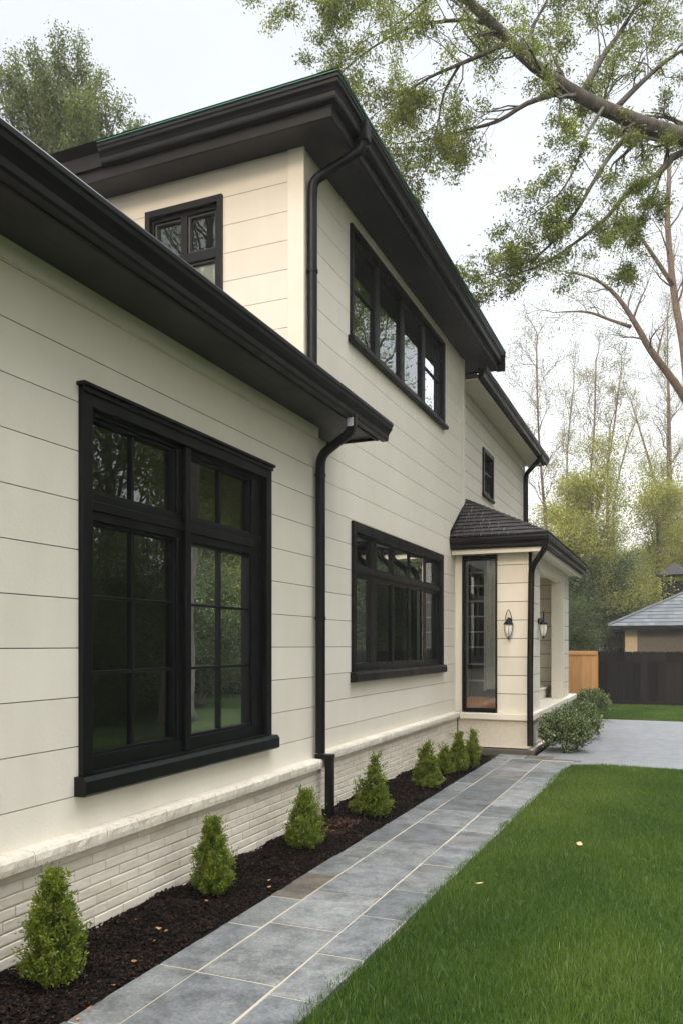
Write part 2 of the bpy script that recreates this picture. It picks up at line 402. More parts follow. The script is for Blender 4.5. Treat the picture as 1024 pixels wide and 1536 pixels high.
# mulch bed
xs = np.linspace(-3.24, -2.43, 9); ys = np.linspace(.2, 11.7, 90); V = []; F = []
def bedz(x, y):
    t = (x + 3.24) / .8
    return .012 + .045 * math.sin(min(1, max(0, t)) * math.pi) + .010 * math.sin(7 * y + 3 * x) + .008 * math.sin(13 * y - 11 * x)
for y in ys:
    for x in xs: V.append((x, y, bedz(x, y)))
for j in range(len(ys) - 1):
    for i in range(len(xs) - 1):
        a = j * len(xs) + i; F.append((a, a + 1, a + 1 + len(xs), a + len(xs)))
tag(fast_mesh('mulch_bed', V, F, M['bed'], smooth=True), kind='structure')
# second little bed beside the porch
sb = MB(); sb.box(-2.06, -1.935, 12.25, 18.9, -.06, .018); tag(sb.build('porch_bed', M['bed']), kind='structure')

def chips(name, n, xr, yr, mat, tint_lo, tint_hi, seed, zf, lr=(.010, .038), bias=1.0):
    r = np.random.default_rng(seed)
    x = r.uniform(*xr, n); y = yr[0] + (yr[1] - yr[0]) * r.random(n) ** bias
    L = r.uniform(*lr, n); W = L * r.uniform(.18, .5, n); H = r.uniform(.003, .009, n)
    yaw = r.uniform(0, 2 * np.pi, n); pit = r.normal(0, .35, n); rol = r.normal(0, .5, n)
    z = np.array([zf(a, b) for a, b in zip(x, y)]) + .004 + r.random(n) * .012
    corners = np.array([(i, j, k) for k in (-1, 1) for j in (-1, 1) for i in (-1, 1)], float)
    p = corners[None] * np.stack([L / 2, W / 2, H / 2], 1)[:, None, :]
    p[:, :, 1] *= (1 + .5 * corners[None, :, 0] * r.uniform(-1, 1, n)[:, None])
    cp, sp = np.cos(pit)[:, None], np.sin(pit)[:, None]; cr, sr = np.cos(rol)[:, None], np.sin(rol)[:, None]; cy, sy = np.cos(yaw)[:, None], np.sin(yaw)[:, None]
    X, Y, Z = p[..., 0], p[..., 1], p[..., 2]
    Y, Z = Y * cr - Z * sr, Y * sr + Z * cr
    X, Z = X * cp - Z * sp, X * sp + Z * cp
    X, Y = X * cy - Y * sy, X * sy + Y * cy
    Vv = np.stack([X + x[:, None], Y + y[:, None], Z + z[:, None]], -1).reshape(-1, 3)
    q = np.array([(0,2,3,1),(4,5,7,6),(0,1,5,4),(1,3,7,5),(3,2,6,7),(2,0,4,6)])
    Ff = (np.arange(n)[:, None, None] * 8 + q[None]).reshape(-1, 4)
    t = np.repeat(np.clip(r.uniform(tint_lo, tint_hi, n), 0, 1), 6)
    return fast_mesh(name, Vv, Ff, mat, tint=t)
tag(chips('bark_chips', 42000, (-3.2, -2.445), (1.6, 11.6), M['mulch'], 0, .97, 3, bedz, (.006, .027), bias=1.35),
    'dark brown bark mulch chips covering the planting bed along the house', 'mulch', kind='stuff')
tag(chips('reddish_chips', 420, (-2.98, -2.62), (6.25, 6.75), M['mulch'], .88, 1, 4, lambda x, y: bedz(x, y) + .006, (.01, .045)),
    'patch of fresh reddish wood chips by the downpipe foot', 'mulch', kind='stuff')

# grass blades
def blades(name, n, xr, yr, seed, hr, wr, inside, label):
    r = np.random.default_rng(seed)
    x = r.uniform(*xr, n); y = yr[0] + (yr[1] - yr[0]) * r.random(n) ** 1.35
    keep = inside(x, y, r); x, y = x[keep], y[keep]; n = len(x)
    clump = np.sin(x * 3.1 + 1.3 * np.sin(y * 2.3)) * np.sin(y * 2.7 + np.sin(x * 1.9)) 
    mow = np.sin((x - .2 * y) * 4.0)
    h = r.uniform(*hr, n) * (1 + .16 * clump); w = r.uniform(*wr, n) * (1 + .09 * np.maximum(0, y - 4))
    yaw = r.uniform(0, 2 * np.pi, n); lean = np.abs(r.normal(.28, .3, n)); la = r.uniform(0, 2 * np.pi, n)
    dx, dy = np.cos(la) * lean, np.sin(la) * lean
    ux, uy = np.cos(yaw) * w / 2, np.sin(yaw) * w / 2
    rows = []
    for t, ww in ((0, 1.0), (.5, .85), (1.0, .12)):
        cx = x + dx * h * t * t; cy = y + dy * h * t * t; cz = -.006 + h * t * (1 - .25 * t * np.minimum(lean, 1))
        rows += [np.stack([cx - ux * ww, cy - uy * ww, cz], 1), np.stack([cx + ux * ww, cy + uy * ww, cz], 1)]
    V = np.stack(rows, 1).reshape(-1, 3)
    q = np.array([(0, 1, 3, 2), (2, 3, 5, 4)]); F = (np.arange(n)[:, None, None] * 6 + q[None]).reshape(-1, 4)
    big = np.sin(x * .9 + y * .35) * .5 + np.sin(y * .8 - x * .6) * .5
    t = np.clip(.45 + .16 * clump + .16 * big + .09 * mow + r.normal(0, .19, n), 0, 1)
    dead = r.random(n) < .02 + .05 * np.maximum(0, np.sin(x * 2.2 + 1.7 * np.sin(y * 1.3)) * np.sin(y * 1.9 + x)); t[dead] = 1
    return tag(fast_mesh(name, V, F, M['grass'], tint=np.repeat(t, 2)), label, 'grass', kind='stuff')
def in_lawn(x, y, r):
    edge = edge_x(y) + .012 * np.sin(y * 5) + .010 * np.sin(y * 17) + r.normal(0, .015, len(x)) - .03 * (r.random(len(x)) < .04)
    top = DRV_Y0 - .03 - .5 * np.maximum(0, 1 - (x + 1.40) / .55) ** 2.2 + r.normal(0, .008, len(x))
    return (x > edge) & (y < top)
blades('grass', 230000, (-1.60, .55), (2.3, 11.5), 11, (.030, .062), (.0028, .0048), in_lawn, 'dense dark green mown lawn grass beside the stone path')
blades('grass', 60000, (.55, 4.5), (1.5, 11.5), 12, (.030, .06), (.004, .007), in_lawn, 'mown lawn grass further out on the right of the lawn')
blades('grass', 60000, (-2.4, 3.5), (18.65, 23.6), 13, (.03, .055), (.005, .008), lambda x, y, r: x > -9, 'strip of bright lawn grass between the driveway and the fence')

# ------------------------------------------------------------------ the house
house = empty('house', (-5.5, 6.5, 0))
tag(house, 'two storey cream house with black window frames, black gutters and wide plank siding', 'house')
class H:
    pass
def part(mb, name, mat, parent=None, **k):
    o = mb.build(name, mat, None, **k)
    p = parent or house
    o.parent = p; o.matrix_parent_inverse = Matrix.Translation(-house.location)
    if parent is not None: o.matrix_parent_inverse = Matrix.Identity(4)
    return o
GX = lambda xw: (lambda s, z, n: (xw + n, s, z))         # wall facing +x, s runs along y
GY = lambda yw: (lambda s, z, n: (s, yw - n, z))         # wall facing -y, s runs along x
ZL0, ZSTEP = 1.635, .2765
def zlines(z0, z1):
    out = [z0]; k = math.ceil((z0 + .04 - ZL0) / ZSTEP)
    while ZL0 + k * ZSTEP < z1 - .04:
        out.append(ZL0 + k * ZSTEP); k += 1
    return out + [z1]
def panel(mb, F, s0, s1, z0, z1, n0, n1, holes):
    zs = sorted({z0, z1, *[h[i] for h in holes for i in (2, 3) if z0 < h[i] < z1]})
    for a, b in zip(zs[:-1], zs[1:]):
        cut = sorted([(h[0], h[1]) for h in holes if h[2] < b - 1e-5 and h[3] > a + 1e-5])
        s = s0
        for h0, h1 in cut:
            if h0 > s: mb.lbox(F, s, min(h0, s1), a, b, n0, n1)
            s = max(s, h1)
        if s < s1: mb.lbox(F, s, s1, a, b, n0, n1)
brnd = random.Random(77)
def siding(F, s0, s1, z0, z1, holes=(), gap=.0055, thick=.022, back=.12, lines=None):
    mb = MB(); zl = lines or zlines(z0, z1)
    for i, (a, b) in enumerate(zip(zl[:-1], zl[1:])):
        a2 = a + (gap / 2 if i else 0); b2 = b - (gap / 2 if i < len(zl) - 2 else 0)
        t0 = len(mb.tint); panel(mb, F, s0, s1, a2, b2, -thick, 0, holes); tv = brnd.random(); mb.tint[t0:] = [tv] * (len(mb.tint) - t0)
    o = part(mb, 'wall', M['siding'])
    sh_ = MB(); panel(sh_, F, s0, s1, z0, z1, -thick - back, -thick - .001, holes)
    part(sh_, 'sheathing', M['groove_shade'])  # wall backing, coloured dark so the gaps between boards look shaded
    return o

def room(F, s0, s1, z0, z1, depth, parent):
    mb = MB(); n0, n1 = -.138, -.138 - depth
    q = lambda a: mb.poly([F(*p) for p in a])
    q([(s0, z0, n1), (s1, z0, n1), (s1, z1, n1), (s0, z1, n1)])
    q([(s0, z0, n0), (s0, z0, n1), (s0, z1, n1), (s0, z1, n0)]); q([(s1, z0, n0), (s1, z0, n1), (s1, z1, n1), (s1, z1, n0)])
    q([(s0, z0, n0), (s1, z0, n0), (s1, z0, n1), (s0, z0, n1)]); q([(s0, z1, n0), (s1, z1, n0), (s1, z1, n1), (s0, z1, n1)])
    part(mb, 'room_interior', M['room'])

def window(F, s0, s1, z0, z1, cells, muntins=(), casing=.075, head=.10, sill=None, mat='black', cap=False, recess=.055, bars=(), proud=.035, tilt={}):
    """one window: casing and mullions = the part; sash bars, sill and panes = its sub-parts.
    cells: glass openings (a, b, c, d) in wall coordinates; everything between them is frame"""
    mb = MB()
    mb_holes = list(cells)
    # solid frame between the glass openings, set back from the casing face
    gs0, gs1 = s0 + casing, s1 - casing; gz0, gz1 = z0 + .01, z1 - head
    panel(mb, F, gs0, gs1, gz0, gz1, -recess - .05, -recess + proud, mb_holes)
    mb.lbox(F, s0, gs0, z0, z1, -.10, .032); mb.lbox(F, gs1, s1, z0, z1, -.10, .032)
    mb.lbox(F, gs0, gs1, gz1, z1, -.10, .031); mb.lbox(F, gs0, gs1, z0, gz0, -.10, .030)
    if cap:
        mb.lbox(F, s0 - .018, s1 + .018, z1, z1 + .022, -.02, .060); mb.lbox(F, s0 - .008, s1 + .008, z1 - .03, z1 - .0005, .033, .044)
    for (a, b, c, dd, n0, n1) in bars: mb.lbox(F, a, b, c, dd, n0, n1)
    w = part(mb, 'window', M[mat], bevel=.004)
    inv = lambda o: o
    sa = MB()
    for (a, b, c, dd) in cells:       # sash lip round each pane
        t = .020; n0, n1 = -recess - .045, -recess + min(.010, proud - .004)
        sa.lbox(F, a, a + t, c, dd, n0, n1); sa.lbox(F, b - t, b, c, dd, n0, n1)
        sa.lbox(F, a + t, b - t, c, c + t, n0, n1 - .001); sa.lbox(F, a + t, b - t, dd - t, dd, n0, n1 - .001)
    for (a, b, c, dd) in muntins:
        sa.lbox(F, a, b, c, dd, -recess - .042, -recess - .004)
    o = sa.build('sash', M[mat], None, bevel=.003); o.parent = w
    gp = MB()
    for i, (a, b, c, dd) in enumerate(cells):
        k = math.tan(math.radians(tilt.get(i, 0))) * (b - a) / 2; q = -recess - .025 - (.02 if k else 0); na, nb = q + k, q - k
        gp.poly([F(a + .004, c + .004, na), F(b - .004, c + .004, nb), F(b - .004, dd - .004, nb), F(a + .004, dd - .004, na)])
    o = gp.build('pane', M['glass'], None); o.parent = w
    if sill:
        e, hh, pr = sill; sm = MB()
        prof = [(-.02, z0 - hh), (pr - .012, z0 - hh), (pr, z0 - hh + .012), (pr, z0 - .025), (pr - .02, z0 - .0005), (-.02, z0 - .0005)]
        sm.prism(prof, lambda p, q, t: F(t, q, p), s0 - e, s1 + e)
        o = sm.build('sill', M[mat], None, bevel=.003); o.parent = w
    return w

FW, FM, FB = GX(XW), GX(XM), GX(XB)
FL = GY(YC)                                # the upper block's wall facing the camera
Z_LEDGE = .60
# ---- low wing
W1 = (3.577, 5.847, .915, 3.11)
siding(FW, -3.5, YC, Z_LEDGE, 3.72, [W1])
mb = MB(); mb.lbox(FW, -3.5, YC, 3.58, 3.70, .0008, .012); part(mb, 'frieze_board', M['siding'])
cells = []
for a, b in ((3.69, 4.565), (4.735, 5.60)):
    cells += [(a, b, 1.01, 2.375), (a, b, 2.535, 2.98)]
munt = []
for a, b in ((3.69, 4.565), (4.735, 5.60)):
    m = (a + b) / 2; munt += [(m - .011, m + .011, 1.03, 2.36), (m - .011, m + .011, 2.55, 2.96)]
    for z in (1.49, 1.935): munt += [(a + .02, m - .0115, z - .010, z + .010), (m + .0115, b - .02, z - .010, z + .010)]
w1 = window(FW, *W1, cells, munt, casing=.085, head=.10, sill=(.035, .11, .085), cap=True, recess=.042, proud=.028,
            bars=[(4.62, 4.68, .93, 3.0, -.02, .020), (3.69, 4.6195, 2.43, 2.485, -.024, .0), (4.6805, 5.60, 2.43, 2.485, -.024, .0)])
room(FW, 2.6, 6.5, .3, 3.4, 3.2, w1)
# ---- main block: street wall and the wall facing the camera
W3 = (8.02, 11.63, 1.36, 3.0); W4 = (7.98, 11.72, 4.98, 6.20)
Y_ME = 12.95
siding(FM, YC, Y_ME, Z_LEDGE, 6.385, [W3, W4])
mb = MB(); mb.lbox(FM, Y_ME - .10, Y_ME + .035, 3.35, 6.352, -.30, .014); part(mb, 'corner_board', M['trim'], bevel=.003)
mb = MB(); mb.lbox(FL, XM - .155, XM + .014, 3.7, 6.351, -.03, .014); part(mb, 'corner_board', M['trim'], bevel=.003)
W5 = (-5.03, -4.12, 4.98, 6.09)
siding(FL, -10.5, XM - .156, 3.4, 6.385, [W5])
us = [8.11, 8.69, 8.87, 9.47, 9.51, 10.14, 10.18, 10.76, 10.88, 11.49]
cells = []
for a, b in ((8.115, 8.68), (8.87, 9.465), (9.505, 10.13), (10.17, 10.76), (10.89, 11.50)):
    cells += [(a, b, 1.43, 2.42), (a, b, 2.53, 2.875)]
w3 = window(FM, *W3, cells, (), casing=.085, head=.11, sill=(.03, .11, .075), recess=.03, proud=.004, tilt={2: -3.5, 3: -3.5, 4: -6, 5: -6, 6: -9, 7: -9},
            bars=[(8.11, 11.50, 2.455, 2.50, -.02, .004)])
room(FM, 7.3, 12.2, .3, 3.3, 3.2, w3)
cells = [(a, b, 5.05, 6.11) for a, b in ((8.07, 8.83), (8.96, 9.77), (9.90, 10.69), (10.82, 11.64))]
munt = [(8.09, 8.81, 5.575, 5.597), (10.84, 11.62, 5.575, 5.597)]
w4 = window(FM, *W4, cells, munt, casing=.065, head=.07, sill=(.05, .07, .07), recess=.028, proud=.012)
room(FM, 7.4, 12.3, 4.4, 6.3, 3.0, w4)
cells = []
for a, b in ((-4.95, -4.62), (-4.55, -4.22)):
    cells += [(a, b, 5.02, 5.50), (a, b, 5.60, 5.98)]
w5 = window(FL, *W5, cells, (), casing=.055, head=.07, sill=(.03, .05, .05), recess=.05)
for ch in w5.children:
    if ch.name.startswith('sash'): ch.data.materials[0] = M['grey']
room(FL, -5.4, -3.6, 4.5, 6.3, 2.2, w5)
mb = MB(); mb.lbox(FL, -4.97, -4.2, 5.0, 5.53, -.087, -.083); o = mb.build('pale_panel', M['curtain']); o.parent = w5  # thin pale panel close behind the lower panes
# curtains inside the long window
def curtain(F, s0, s1, z0, z1, n, parent, folds=7):
    mb = MB(); N = folds * 6
    for i in range(N):
        a, b = i / N, (i + 1) / N
        f = lambda t: n + .022 * math.sin(t * folds * 2 * math.pi)
        mb.poly([F(s0 + (s1 - s0) * a, z0, f(a)), F(s0 + (s1 - s0) * b, z0, f(b)), F(s0 + (s1 - s0) * b, z1, f(b)), F(s0 + (s1 - s0) * a, z1, f(a))])
    o = mb.build('curtain', M['curtain'], smooth=True); o.parent = parent
curtain(FM, 11.02, 11.50, 1.38, 2.95, -.20, w3, 5); curtain(FM, 8.46, 8.52, 1.38, 2.95, -.20, w3, 2)
# ---- rear block
W6 = (0, 0, 0, 0)
def ywall(u, x):
    r = (u - 512) / 1200.0; return x * (CT + ST * r) / (-ST + CT * r)
def zwall(u, v, x):
    r = (u - 512) / 1200.0; dd = x / (-ST + CT * r); return CAMZ + (968 - v) / 1200.0 * dd
W6 = (ywall(722.5, XB), ywall(738, XB), 4.52, 5.38)
Y_BE = 19.4
siding(FB, Y_ME - .2, Y_BE, 3.0, 6.03, [W6], gap=.011)
mb = MB(); mb.lbox(FB, Y_ME + .04, Y_BE, 5.80, 6.02, .0008, .014); part(mb, 'frieze_board', M['trim'])
mb = MB(); mb.lbox(FB, Y_BE - .12, Y_BE + .02, 3.0, 5.79, -.2, .013); part(mb, 'corner_board', M['trim'])
s0, s1 = W6[0], W6[1]
w6 = window(FB, *W6, [(s0 + .09, s1 - .09, 4.60, 4.93), (s0 + .09, s1 - .09, 4.97, 5.29)], (), casing=.07, head=.08, sill=(.03, .06, .05), recess=.04)
room(FB, s0 - .3, s1 + .3, 4.2, 5.6, 1.5, w6)

# ---- brick base and coping ledges
def brick_base(F, s0, s1, zt, n, seed):
    r = random.Random(seed); mb = MB(); ch = .0600; z = zt; k = 0
    while z > -.02:
        s = s0 - (.14 if k % 2 else 0) - r.uniform(0, .02)
        while s < s1:
            L = .275 + r.uniform(-.02, .02)
            a, b = max(s, s0), min(s + L, s1)
            if b - a > .02:
                dn = r.uniform(-.0025, .0025); dz = r.uniform(-.001, .001)
                mb.lbox(F, a + .0022, b - .0022, z - ch + .004 + dz, z - .004 + dz, n - .05, n + dn, r.random())
            s += L
        z -= ch; k += 1
    o = part(mb, 'brick_base', M['brick'], bevel=.0045)
    mm = MB(); mm.lbox(F, s0, s1, -.08, zt, n - .13, n - .0065); q = mm.build('mortar', M['mortar']); q.parent = o
    return o
def coping(F, s0, s1, z0, z1, n0, n1, seed, step=.30):
    r = random.Random(seed); mb = MB(); s = s0
    while s < s1:
        e = min(s + step * r.uniform(.8, 1.2), s1); j = r.uniform(-.002, .002)
        if s1 - e < .08: e = s1
        # each block chiselled along its face
        N = max(2, int((e - s) / .05))
        pts = [s + (e - s) * i / N for i in range(N + 1)]
        t = r.random(); off = [(r.uniform(-.004, .004), r.uniform(-.003, .003)) for _ in pts]
        for i in range(N):
            a, b = pts[i] + (.0012 if i == 0 else 0), pts[i+1] - (.0012 if i == N - 1 else 0)
            (da, ea), (db, eb) = off[i], off[i+1]
            A = [F(a, z0, n0), F(a, z0, n1 + da - .004), F(a, z0 + .03, n1 + da + j), F(a, z1 - .018, n1 + ea + j), F(a, z1, n1 - .012 + ea), F(a, z1 + .004, n0)]
            B = [F(b, z0, n0), F(b, z0, n1 + db - .004), F(b, z0 + .03, n1 + db + j), F(b, z1 - .018, n1 + eb + j), F(b, z1, n1 - .012 + eb), F(b, z1 + .004, n0)]
            for q in range(6): mb.poly([A[q], A[(q+1) % 6], B[(q+1) % 6], B[q]], tint=t)
            if i == 0: mb.poly(A, tint=t)
            if i == N - 1: mb.poly(B, tint=t)
        s = e
    return part(mb, 'coping_ledge', M['coping'])
brick_base(FW, .8, YC - .002, .525, .045, 21)
coping(FW, .8, YC + .03, .525, .605, -.01, .105, 31)
mb = MB(); mb.lbox(FW, -3.5, .79, -.1, .6, -.12, .05); part(mb, 'brick_base', M['brick'])
brick_base(FM, YC + .05, 12.36, .525, .045, 22)
coping(FM, YC + .032, 12.34, .525, .605, -.01, .10, 32)
# end of the wing wall where it stands forward of the main wall
mb = MB(); mb.box(XM + .002, XW - .001, YC + .0005, YC + .012, .0, 3.70); part(mb, 'wall', M['siding'])

# ---- eaves
def ogee(z0, z1, depth):
    h = z1 - z0
    return [(0, z0), (depth * .52, z0), (depth * .58, z0 + h * .10), (depth * .60, z0 + h * .30), (depth * .72, z0 + h * .46), (depth * .90, z0 + h * .60),
            (depth * .93, z0 + h * .74), (depth, z0 + h * .80), (depth, z1 - .012), (depth - .008, z1), (depth - .02, z1), (depth - .024, z1 - .03), (0, z1 - .03)]
# wing eave: soffit, fascia, gutter, roof
GXW = -2.60
sf = MB()
for i in range(3):      # soffit boards run along the eave
    a = XM + .01 + (-2.725 - XM - .01) * i / 3; b = XM + .01 + (-2.725 - XM - .01) * (i + 1) / 3
    sf.box(a + .0008, b - .0008, -3.5, 7.36, 3.685, 3.705)
sf.box(XM + .005, -2.73, -3.5, 7.355, 3.7055, 3.715)
part(sf, 'soffit', M['soffit'])
fa = MB(); fa.box(-2.7245, -2.70, -3.5, 7.385, 3.655, 3.84); fa.box(XM + .002, -2.7248, 7.362, 7.385, 3.66, 3.83); part(fa, 'fascia', M['fascia'], bevel=.003)
gu = MB(); gu.sweep(ogee(3.665, 3.845, .12), [(-2.699, -3.5), (-2.699, 7.47)]); 
# travel +y: outward (right-hand side) is +x
part(gu, 'gutter', M['gutter'])
rf = MB(); sl_ = .40
rf.prism([(-2.62, 3.850), (-2.62, 3.872), (-7.9, 3.872 + 5.28 * sl_), (-7.9, 3.85 + 5.28 * sl_)], lambda p, q, t: (p, t, q), -3.5, YC - .02)
rf.prism([(-2.62, 3.850), (-2.62, 3.872), (XM + .001, 3.872 + (-2.62 - XM) * sl_), (XM + .001, 3.85 + (-2.62 - XM) * sl_)], lambda p, q, t: (p, t, q), YC - .0195, 7.44)
part(rf, 'roof', M['shingle'])
# end closure under the little piece of roof past the corner
en = MB(); en.prism([(XM + .003, 3.832), (-2.71, 3.842), (XM + .003, 3.845 + (-2.71 - XM) * sl_ - .02)], lambda p, q, t: (p, t, q), 7.363, 7.384); part(en, 'roof_end_board', M['fascia'])

# main eave wraps the corner: runs along the camera-facing wall then down the street side
def eave_path(o): return [(-10.5, 6.50 - o), (-2.82 + o, 6.50 - o), (-2.82 + o, 13.62)]
sf = MB()
sf.box(-10.5, -2.825, 6.505, YC - .0, 6.352, 6.372); sf.box(XM - .13, -2.826, YC + .001, 13.60, 6.353, 6.373)
part(sf, 'soffit', M['soffit'])
so_ = MB()
for i in range(1, 3):
    pass
fr_ = MB(); fr_.sweep([(-.025, 6.342), (0, 6.342), (0, 6.468), (-.025, 6.468)], [(-10.5, 6.50), (-2.82, 6.50), (-2.82, 13.62)]); part(fr_, 'frieze_board', M['fascia'])
fa = MB(); fa.box(-2.845, -2.70, 13.621, 13.645, 6.32, 6.64); fa.box(XM - .1, -2.846, 13.60, 13.63, 6.335, 6.64); part(fa, 'fascia', M['fascia'])
gu = MB(); gu.sweep([(o - .0005, z) for o, z in ogee(6.452, 6.635, .115)], [(-5.3, 6.50), (-2.82, 6.50), (-2.82, 13.70)]); part(gu, 'gutter', M['gutter'])
gu = MB(); gu.sweep([(-.003, 6.456), (.03, 6.456), (.03, 6.60), (-.003, 6.60)], [(-10.5, 6.50), (-5.302, 6.50)]); part(gu, 'fascia', M['fascia'])
dg = MB(); dg.sweep([(.02, 6.6375), (.123, 6.6375), (.123, 6.6435), (.02, 6.648)], [(-5.3, 6.50), (-2.82, 6.50), (-2.82, 13.70)]); part(dg, 'drip_edge', M['green'])
hr = MB(); e = (-11.2, -2.70, 6.38, 13.72); rz = 6.66; k = .42; hw = (e[3] - e[2]) / 2; ym = (e[2] + e[3]) / 2
R0 = (e[0] + hw, ym, rz + hw * k); R1 = (e[1] - hw, ym, rz + hw * k)
A, B_, C_, D_ = (e[0], e[2], rz), (e[1], e[2], rz), (e[1], e[3], rz), (e[0], e[3], rz)
hr.poly([A, B_, R1, R0]); hr.poly([B_, C_, R1]); hr.poly([C_, D_, R0, R1]); hr.poly([D_, A, R0]); hr.poly([A, D_, C_, B_]); part(hr, 'roof', M['shingle'])
# rear eave: pale soffit, black gutter
sf = MB(); sf.box(XB - .05, -3.0, Y_ME + .05, Y_BE + .40, 6.025, 6.045); part(sf, 'soffit', M['trim'])
fa = MB(); fa.box(-3.0, -2.978, Y_ME - .02, Y_BE + .42, 6.0, 6.19); fa.box(XB, -3.0005, Y_BE + .4005, Y_BE + .42, 6.01, 6.18); part(fa, 'fascia', M['fascia'])
gu = MB(); gu.sweep(ogee(6.03, 6.20, .12), [(-2.977, Y_ME - .05), (-2.977, Y_BE + .50)]); part(gu, 'gutter', M['gutter'])
rf = MB(); rf.prism([(-2.88, 6.205), (-2.88, 6.23), (-7.9, 6.23 + 5.02 * .42), (-7.9, 6.20 + 5.02 * .42)], lambda p, q, t: (p, t, q), 13.74, Y_BE + .46)
part(rf, 'roof', M['shingle'])
mb = MB(); mb.box(-10.4, -3.40, Y_BE - .02, Y_BE, 0, 6.02); part(mb, 'wall', M['siding'])
mb = MB(); mb.box(-11.0, -10.5, -3.4, 19.3, 0, 6.2); part(mb, 'wall', M['siding'])
mb = MB(); mb.box(-10.5, -3.24, -3.6, -3.5, 0, 3.7); part(mb, 'wall', M['siding'])

# ---- porch
YP = 12.40; XP = -2.10; YPE = 17.3
FP = GY(YP); FPX = GX(XP)
WT = (-3.13, -2.58, .62, 3.06)
def porch_lines(z0, z1):
    out = [z0]; z = .60 + .30
    while z < z1 - .1: out.append(z); z += .285
    return out + [z1]
PL = porch_lines(.60, 3.10)
siding(FP, -2.579, XP, .60, 3.10, (), lines=PL, back=.30, thick=.022, gap=.010)
mb = MB(); mb.lbox(FP, XM + .002, -3.13, .60, 3.10, -.20, .012); mb.lbox(FP, -3.13, -2.58, 3.062, 3.10, -.2, .006); part(mb, 'corner_board', M['trim'])
siding(FPX, YP + .001, 13.5, .60, 3.10, (), lines=PL, back=.30, thick=.022, gap=.010)
siding(FPX, 16.55, YPE, .60, 3.10, (), lines=PL, back=.18, thick=.022, gap=.012)
mb = MB(); mb.lbox(FPX, 16.36, 16.549, .60, 3.10, -.22, .012); part(mb, 'porch_post', M['trim'], bevel=.004)
# recess: back wall, end wall, ceiling, bench
FE = GY(16.9)
siding(FE, -3.3, XP - .21, .60, 3.10, (), lines=PL, thick=.022, gap=.012)
mb = MB(); mb.box(-3.36, -3.26, 13.2, 16.9, .5, 3.12); mb.box(-3.26, -2.45, 13.40, 13.47, .5, 3.11); part(mb, 'wall', M['siding'])
mb = MB(); mb.box(-3.30, XP - .02, 13.45, 16.88, 3.03, 3.06); part(mb, 'ceiling', M['trim'])
mb = MB(); mb.box(-3.2, -2.45, 15.2, 16.86, .61, .78); mb.box(-3.2, -2.42, 15.17, 16.88, .781, .815); part(mb, 'bench', M['trim'], bevel=.006)
mb = MB(); mb.lbox(FPX, 13.4, 16.6, 2.90, 3.10, -.14, .016); part(mb, 'lintel', M['trim'], bevel=.004)
wt = window(FP, *WT, [(-3.105, -2.596, .645, 3.0)], (), casing=.014, head=.05, mat='black', recess=.03, proud=.012)
rb = MB()
for q in ([(-3.24, 13.38, .5), (-2.46, 13.38, .5), (-2.46, 13.38, 3.1), (-3.24, 13.38, 3.1)], [(-3.24, 12.53, .5), (-3.24, 13.38, .5), (-3.24, 13.38, 3.1), (-3.24, 12.53, 3.1)],
          [(-2.46, 12.53, .5), (-2.46, 13.38, .5), (-2.46, 13.38, 3.1), (-2.46, 12.53, 3.1)], [(-3.24, 12.53, .61), (-2.46, 12.53, .61), (-2.46, 13.38, .61), (-3.24, 13.38, .61)], [(-3.24, 12.53, 3.08), (-2.46, 12.53, 3.08), (-2.46, 13.38, 3.08), (-3.24, 13.38, 3.08)]):
    rb.poly(q)
part(rb, 'room_interior', M['room'])
curtain(FP, -2.80, -2.60, .95, 3.0, -.22, wt, 3)
ow = MB(); ow.box(-3.09, -2.76, 12.47, 12.62, .66, .83); ow.box(-2.757, -2.61, 12.475, 12.62, .66, .82); o = ow.build('wooden_box', M['orange'], bevel=.006)
o.parent = wt
# porch base, ledge and dark footing
mb = MB(); mb.box(XM + .06, XP + .015, YP - .04, YPE + .6, 0.07, .50); part(mb, 'porch_base', M['brick'], bevel=.003)
mb = MB()
mb.box(XM + .10, XP + .085, YP - .11, YP + .2, .50, .598); mb.box(-3.3, XP + .085, YP + .2005, YPE + .75, .50, .597); part(mb, 'coping_ledge', M['trim'], bevel=.010)
mb = MB(); mb.box(-3.0, XP + .07, YP - .10, YPE + .5, .0, .045); part(mb, 'footing', M['trim'], bevel=.006)
mb = MB(); mb.box(-3.02, XP + .12, YP - .17, YP - .105, -.05, .060); mb.box(XP + .075, XP + .12, YP - .1045, YPE + .5, -.05, .058); part(mb, 'stone_edging', M['stonecurb'], bevel=.01)
# porch roof: soffit, frieze, gutter, shingled hip
GXP, GYP, GYE = -1.86, 12.17, 17.48
mb = MB(); mb.box(-3.24, GXP - .005, GYP + .005, GYE - .02, 3.105, 3.125); part(mb, 'soffit', M['trim'])
mb = MB(); mb.box(XM + .005, GXP + .0, GYP - .0, GYP + .03, 3.06, 3.13); mb.box(GXP - .03, GXP - .0005, GYP + .0305, GYE - .02, 3.06, 3.13); part(mb, 'frieze_board', M['trim'])
mb = MB(); mb.sweep([(-.02, 3.131), (.004, 3.131), (.004, 3.30), (-.02, 3.30)], [(XM + .003, GYP), (GXP, GYP), (GXP, GYE)]); part(mb, 'fascia', M['fascia'])
gu = MB(); gu.sweep([(o + .0045, z) for o, z in ogee(3.14, 3.30, .115)], [(XM + .003, GYP), (GXP, GYP), (GXP, GYE + .03)]); part(gu, 'gutter', M['gutter'])
ro = MB(); ez = 3.315; k = .505; ex, ey = GXP + .105, GYP - .105; run = ex - XM - .004
frun = 1.06; fr_k = frun / run
top = (XM + .004, ey + frun, ez + run * k)
rs = random.Random(9)
